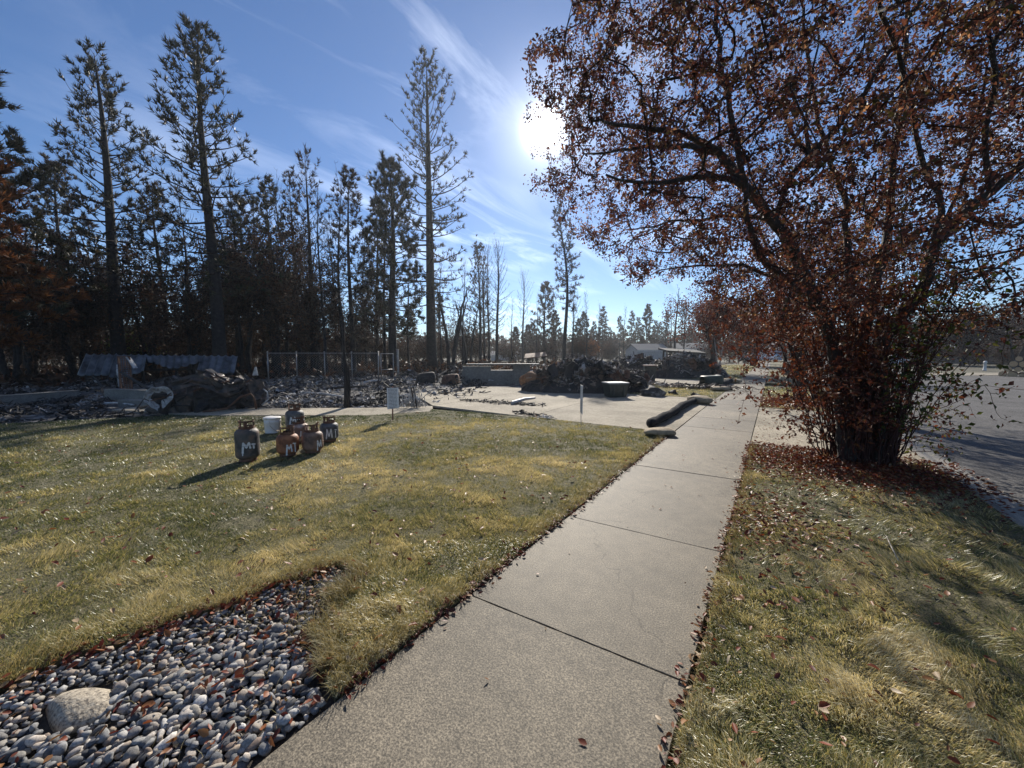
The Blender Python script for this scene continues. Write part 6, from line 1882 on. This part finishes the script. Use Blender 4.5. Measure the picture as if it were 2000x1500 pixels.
# ------------------------------------------------------------------ burnt hulk
p = G(412, 798)
hk = thing('burnt_hulk', 'crumpled burnt metal hulk with a pale round wheel arch beside the lawn', 'wreck', (p.x, p.y, -.05), math.atan2(p.y, p.x) - math.pi / 2 + R(-6))
rgk = np.random.default_rng(301)
def crumple(w, h, d, n1, n2, amp, seed, curve):
    rg = np.random.default_rng(seed)
    pts = np.zeros((n2 + 1, n1 + 1, 3))
    for j in range(n2 + 1):
        for i in range(n1 + 1):
            u, v = i / n1, j / n2
            pts[j, i] = curve(u, v)
    pts += rg.normal(0, amp, pts.shape)
    return pts
def top_line(u): return .62 + .42 * math.sin(min(1, u * 1.15) * math.pi) ** .7 - .12 * (u > .8) + .12 * math.sin(u * 17)
shell = crumple(0, 0, 0, 26, 12, .06, 5, lambda u, v: (-1.15 + 2.35 * u + .1 * math.sin(v * 5), .55 * math.cos(v * math.pi) * (.7 + .3 * math.sin(u * 3.1)) , .02 + top_line(u) * math.sin(v * math.pi) ** .8))
MB().grid(shell, thick=.012).build('shell', m_burntmetal, hk)
flap = crumple(0, 0, 0, 7, 7, .03, 6, lambda u, v: (.75 + .55 * u + .12 * v, -.55 - .1 * math.sin(u * 4) + .2 * v, .12 + .85 * v - .28 * u * v))
MB().grid(flap, thick=.01).build('crumpled_panel', m_burntmetal, hk)
flap = crumple(0, 0, 0, 8, 4, .04, 7, lambda u, v: (-.7 + 1.6 * u, -.62 - .1 * v, .95 + .14 * math.sin(u * 6) - .32 * v))
MB().grid(flap, thick=.01).build('torn_lid', m_burntmetal, hk)
flap = crumple(0, 0, 0, 8, 5, .03, 8, lambda u, v: (-.25 + 1.0 * u, -.66, .05 + .55 * v + .2 * u))
MB().grid(flap, thick=.01).build('torn_side', m_burnt, hk)
arch = MB()
pts = np.array([[(-1.0 + (.12 + .13 * f + .06 * math.sin(a * 2 + 1)) * math.cos(a), -.58 - .06 * f, .50 + (.15 + .17 * f + .05 * math.sin(a * 3)) * math.sin(a)) for a in np.linspace(-1.2, 4.6, 22)] for f in (0, .35, .7, 1)])
arch.grid(pts + np.random.default_rng(3).normal(0, .012, pts.shape), thick=.012).build('wheel_arch', m_whitemetal, hk)
MB().lathe([(.02, 0), (.13, .0), (.16, .05), (.15, .1)], 16).build('hub', m_burnt, hk).location = (-1.0, -.5, .48)
MB().tube([(-.1, -.75, .05), (.45, -.8, .12), (.75, -.8, .42), (1.0, -.78, .5), (1.08, -.78, .35), (1.12, -.8, .0)], .028, 7).build('bent_hose', m_rust, hk, smooth=True)
MB().tube([(1.25, -.5, .12), (1.42, -.5, .28), (1.40, -.5, .5), (1.3, -.5, .6)], .022, 6).build('bent_rim', m_whitemetal, hk, smooth=True)
for i in range(26):
    x = -1.1 + 2.3 * random.random(); z = .2 + .75 * random.random()
    MB().tube([(x, -.55 + .1 * random.random(), z), (x + random.uniform(-.3, .3), -.62, z + random.uniform(-.15, .25)), (x + random.uniform(-.5, .5), -.6, z + random.uniform(-.2, .3))], random.uniform(.008, .022), 5).build('bent_rod', random.choice((m_burnt, m_rust, m_burntmetal)), hk)
MB().grid(np.array([[(1.05, -.4, 1.0), (1.2, -.42, 1.0)], [(1.12, -.4, 1.24), (1.16, -.42, 1.26)]]), thick=.01).build('pale_shard', m_whitemetal, hk)

# ------------------------------------------------------------------ chain-link fence and gate
a, c = G(525, 747), G(740, 744)
d = c - a; L = d.length; ang = math.atan2(d.y, d.x)
fc = thing('chain_link_fence', 'grey chain-link fence behind the burnt lot', 'fence', (a.x, a.y, -.1), ang)
hf = 1.75
for i in range(5):
    x = L * i / 4
    MB().tube([(x, 0, 0), (x, 0, hf)], .035 if i in (0, 4) else .026, 8).lathe([(.05, 0), (.045, .04), (.0, .06)], 8, (x, 0, hf)).build('post', m_fence, fc, smooth=True)
MB().tube([(0, 0, hf - .04), (L, 0, hf - .04)], .021, 6).build('rail', m_fence, fc)
mesh_ = MB()
st = .14
k = -int(hf / st)
while k * st < L:
    for sgn in (1, -1):
        x0 = k * st if sgn > 0 else k * st + hf
        xa, za, xb, zb = x0, .04, x0 + sgn * (hf - .08), hf - .05
        pts_ = []
        for t_ in (0, 1):
            pts_.append((xa + (xb - xa) * t_, 0.004 * sgn, za + (zb - za) * t_))
        # clip to the run
        def clip(p0, p1):
            (x0_, y0_, z0_), (x1_, y1_, z1_) = p0, p1
            f0, f1 = 0.0, 1.0
            dx = x1_ - x0_
            lo_, hi_ = sorted(((0 - x0_) / dx, (L - x0_) / dx))
            f0, f1 = max(f0, lo_), min(f1, hi_)
            if f1 <= f0: return None
            return [(x0_ + dx * f, y0_, z0_ + (z1_ - z0_) * f) for f in (f0, f1)]
        cl_ = clip(*pts_)
        if cl_: mesh_.tube(cl_, .0025, 3, cap=False)
    k += 1
mesh_.build('wire_mesh', m_fence, fc, kind='stuff')
g0, g1 = G(745, 744), G(778, 742)
d = g1 - g0; L = d.length
gt = thing('fence_gate', 'open framed gate of grey tubes at the end of the chain-link fence', 'gate', (g0.x, g0.y, -.1), math.atan2(d.y, d.x))
for x in (.0, L * .72): MB().tube([(x, 0, .1), (x, 0, hf - .05)], .026, 8).build('upright', m_fence, gt, smooth=True)
for z in (.12, .75, hf - .07): MB().tube([(0, 0, z), (L * .72, 0, z)], .024, 8).build('cross_bar', m_fence, gt, smooth=True)
gp = MB().tube([(L, 0, 0), (L, 0, hf + .2)], .07, 8).build('gate_post', m_paleb, gt, smooth=True)

# ------------------------------------------------------------------ debris piles
def pile(name, label, loc, w, d, h, rotz, seed, n, size, mat=m_scrap, slabs=10, mixp=(.4, .38, .22)):
    rg = np.random.default_rng(seed)
    t = thing(name, label, 'debris', loc, rotz)
    nx, ny = 26, 16
    hh = lambda x, y: max(0, 1 - (2 * x / w) ** 2 * .9 - (2 * y / d) ** 2) ** .6 * h * (.62 + .6 * float(vnoise(np.array([x]), np.array([y]), 1.1, seed)[0]))
    pts = np.array([[(w * (i / nx - .5) * 1.05, d * (j / ny - .5) * 1.05, hh(w * (i / nx - .5), d * (j / ny - .5)) * .85 - .02) for i in range(nx + 1)] for j in range(ny + 1)])
    MB().grid(pts).build('mound', m_scrap, t)
    X = w * (rg.random(n) - .5); Y = d * (rg.random(n) - .5)
    k = (2 * X / w) ** 2 + (2 * Y / d) ** 2 < 1
    X, Y = X[k], Y[k]
    Z = np.array([hh(x, y) for x, y in zip(X, Y)]) * (.75 + .35 * rg.random(len(X)))
    mb = MB(); scrap_arrays(mb, np.stack([X, Y, Z], 1), size, rg, mixp, .7)
    mb.build('scrap', mat, t, kind='stuff')
    for i in range(slabs):
        x, y_ = w * (rg.random() - .5) * .8, -d * .5 * (.2 + .6 * rg.random())
        s = .20 + .30 * rg.random()
        gr = np.array([[((a_ - 3) * s * .33, 0, (b_ - 2) * s * .4) for a_ in range(7)] for b_ in range(5)])
        gr[:, :, 1] += .16 * s * np.sin(gr[:, :, 0] * 5 / s + i) + .12 * s * np.cos(gr[:, :, 2] * 4 / s)
        gr += rg.normal(0, .03 * s, gr.shape)
        m_ = np.array(Euler((rg.normal(-.5, .4), rg.normal(0, .5), rg.normal(0, .8))).to_matrix())
        MB().grid(gr @ m_.T + np.array((x, y_, hh(x, y_) * .92)), thick=.012).build('bent_sheet', (m_burntmetal, m_rust, m_burnt, m_scrap)[i % 4], t)
    for i in range(slabs * 3):
        x, y_ = w * (rg.random() - .5) * .9, d * (rg.random() - .6) * .7
        z = hh(x, y_); a_ = rg.normal(0, .7); l = .6 + .9 * rg.random()
        MB().tube([(x - l / 2 * math.cos(a_), y_, max(.02, z - .2 * l)), (x, y_ - .06, z + .1), (x + l / 2 * math.cos(a_), y_ - .1 * math.sin(a_), max(.03, z - .15 * l * rg.random()))], [.035, .03, .015], 6).build('charred_branch', m_burnt, t)
    return t
q = G(1120, 767)
pile('debris_pile', 'big heap of charred roots and twisted metal behind the driveway', (q.x - .1, q.y + 1.3, -.05), 5.2, 2.8, 1.42, YAW - R(4), 401, 2600, .16, slabs=20)
q = G(1240, 740)
pile('debris_pile', 'grey ash-covered debris heap behind the wheeled bin', (q.x - 1.0, q.y + 4.2, -.05), 6.0, 3.4, 1.5, YAW, 402, 1300, .22, m_rubble, slabs=12)
q = G(1330, 742)
pile('debris_pile', 'dark debris heap on the second lot beside the small lawn', (q.x - .3, q.y + 3.2, -.05), 5.2, 3.0, 1.7, YAW, 403, 1300, .22, slabs=12)
q = G(1215, 752)
pile('debris_pile', 'low dark debris heap left of the wheeled bin', (q.x - .2, q.y + 1.2, -.05), 2.6, 1.6, .85, YAW, 404, 600, .16, slabs=7)
q = G(1330, 722)
fd = thing('ruined_porch', 'charred remains of a porch frame before the pale house', 'ruin', (q.x, q.y + 2, -.1), YAW)
for (x, y_, h) in ((-1.6, 0, 1.9), (1.6, 0, 1.7), (-1.6, 1.8, 2.0), (1.6, 1.8, 1.9)): MB().beam((x, y_, 0), (x + .1, y_, h), .14, .14).build('post', m_burnt, fd)
MB().grid(np.array([[(-2.0, -.3, 1.9), (2.0, -.3, 1.65)], [(-2.0, 2.1, 2.2), (2.0, 2.1, 2.0)]]), thick=.18).build('roof_slab', m_burnt, fd)
# picket row before the shed
q = at_px(1238, 60)
pk = thing('picket_fence', 'row of thin black fence pickets before the grey shed', 'fence', (q[0], q[1], -.14), YAW + R(6))
for i in range(22): MB().box((-3.2 + i * .3, 0, .75 + .06 * math.sin(i * 2.3)), (.05, .03, 1.6), (0, R(1.5 * math.sin(i)), 0)).build('picket', m_burnt, pk)
for z in (.5, 1.25): MB().box((-.05, .03, z), (6.5, .03, .06)).build('rail', m_burnt, pk)

# ------------------------------------------------------------------ bins and rocks
p = G(1196, 776)
b1 = thing('storage_bin', 'dark plastic storage bin with a pale lid, sky reflection put into its colour, beside the driveway', 'bin', (p.x, p.y + .3, 0), YAW + R(10))
MB().box((0, 0, .25), (.62, .5, .5), top=1.22).build('body', m_plastic, b1)
MB().box((0, 0, .515), (.80, .66, .045)).build('lid', m_sheen_lid, b1)
MB().box((0, -.325, .46), (.78, .03, .05)).build('rim', m_plastic, b1)
for x in (-.2, .2): MB().box((x, -.30, .25), (.05, .03, .40), (R(-7), 0, 0)).build('rib', m_plastic, b1)
p = G(1268, 745)
b2 = thing('wheeled_bin', 'dark wheeled rubbish bin with a brown lid in front of the ash heap', 'bin', (p.x, p.y, 0), YAW + R(-10))
MB().box((0, 0, .45), (.52, .55, .86), top=1.18).build('body', m_plastic, b2)
MB().box((0, -.02, .91), (.66, .72, .06)).build('lid', m_brownlid, b2)
MB().tube([(-.25, .38, .84), (.25, .38, .84)], .02, 6).build('handle', m_plastic, b2)
for x in (-.27, .27):
    o = MB().lathe([(.03, -.03), (.11, -.03), (.11, .03), (.03, .03)], 14).build('wheel', m_tyre, b2); o.location = (x, .27, .11); o.rotation_euler = (0, R(90), 0)
p = G(1386, 757)
b3 = thing('tipped_bin', 'dark green rubbish bin lying on its side by the second driveway', 'bin', (p.x, p.y + .2, 0), YAW + R(6))
rows = []
for x, s in ((-.42, .8), (-.40, .92), (-.1, .97), (.36, 1.05), (.38, 1.1), (.43, 1.1), (.44, .9)):
    rows.append([(x, s * .27 * math.copysign(abs(math.cos(a)) ** .5, math.cos(a)), .29 + s * .27 * math.copysign(abs(math.sin(a)) ** .5, math.sin(a))) for a in np.linspace(0, 6.283, 25)])
MB().grid(np.array(rows)).build('body', m_greenpl, b3, smooth=True)
MB().box((.455, 0, .29), (.03, .56, .54)).build('lid', m_greenpl, b3)
p = G(1270, 774); rock('sooty_boulder', (p.x, p.y + .25, -.02), (.95, .7, .52), m_darkrock, 'black boulder with a pale ashy top on the small lawn', 21, rough=.35)
p = G(1312, 770); rock('sooty_boulder', (p.x, p.y + .1, -.02), (.36, .3, .26), m_burnt, 'small black rock right of the ashy boulder', 22, rough=.4)
p = G(1385, 738)
# pale sapling legs on the far lawn
for i, px in enumerate((1400, 1404)):
    q = G(px, 731)
    o = MB().tube([(0, 0, 0), (.03 * (i * 2 - 1), 0, .8), (.10 * (i * 2 - 1), 0, 1.7), (.3 * (i * 2 - 1), .1, 2.9)], [.07, .06, .05, .02], 6).build('pale_sapling', m_paleb, smooth=True)
    o.location = (q.x, q.y, -.1); tag(o, ('pale bare sapling stem before the red-brown tree, left one', 'pale bare sapling stem before the red-brown tree, right one')[i], 'sapling')

# ------------------------------------------------------------------ air
hz = MB().box((0, 0, 0), (420, 330, 34)).build('haze', None)
hz.location = (-20, 120, 15.5)
m_haze = bpy.data.materials.new('autumn_haze'); m_haze.use_nodes = True
hn = m_haze.node_tree
for n_ in list(hn.nodes): hn.nodes.remove(n_)
pv_ = hn.nodes.new('ShaderNodeVolumePrincipled')
pv_.inputs['Color'].default_value = (0.86, 0.92, 1.0, 1)
pv_.inputs['Density'].default_value = HAZE
pv_.inputs['Anisotropy'].default_value = 0.55
ho = hn.nodes.new('ShaderNodeOutputMaterial')
hn.links.new(pv_.outputs[0], ho.inputs['Volume'])
hz.data.materials.append(m_haze)
tag(hz, 'thin pale autumn haze in the air', 'haze', kind='stuff')
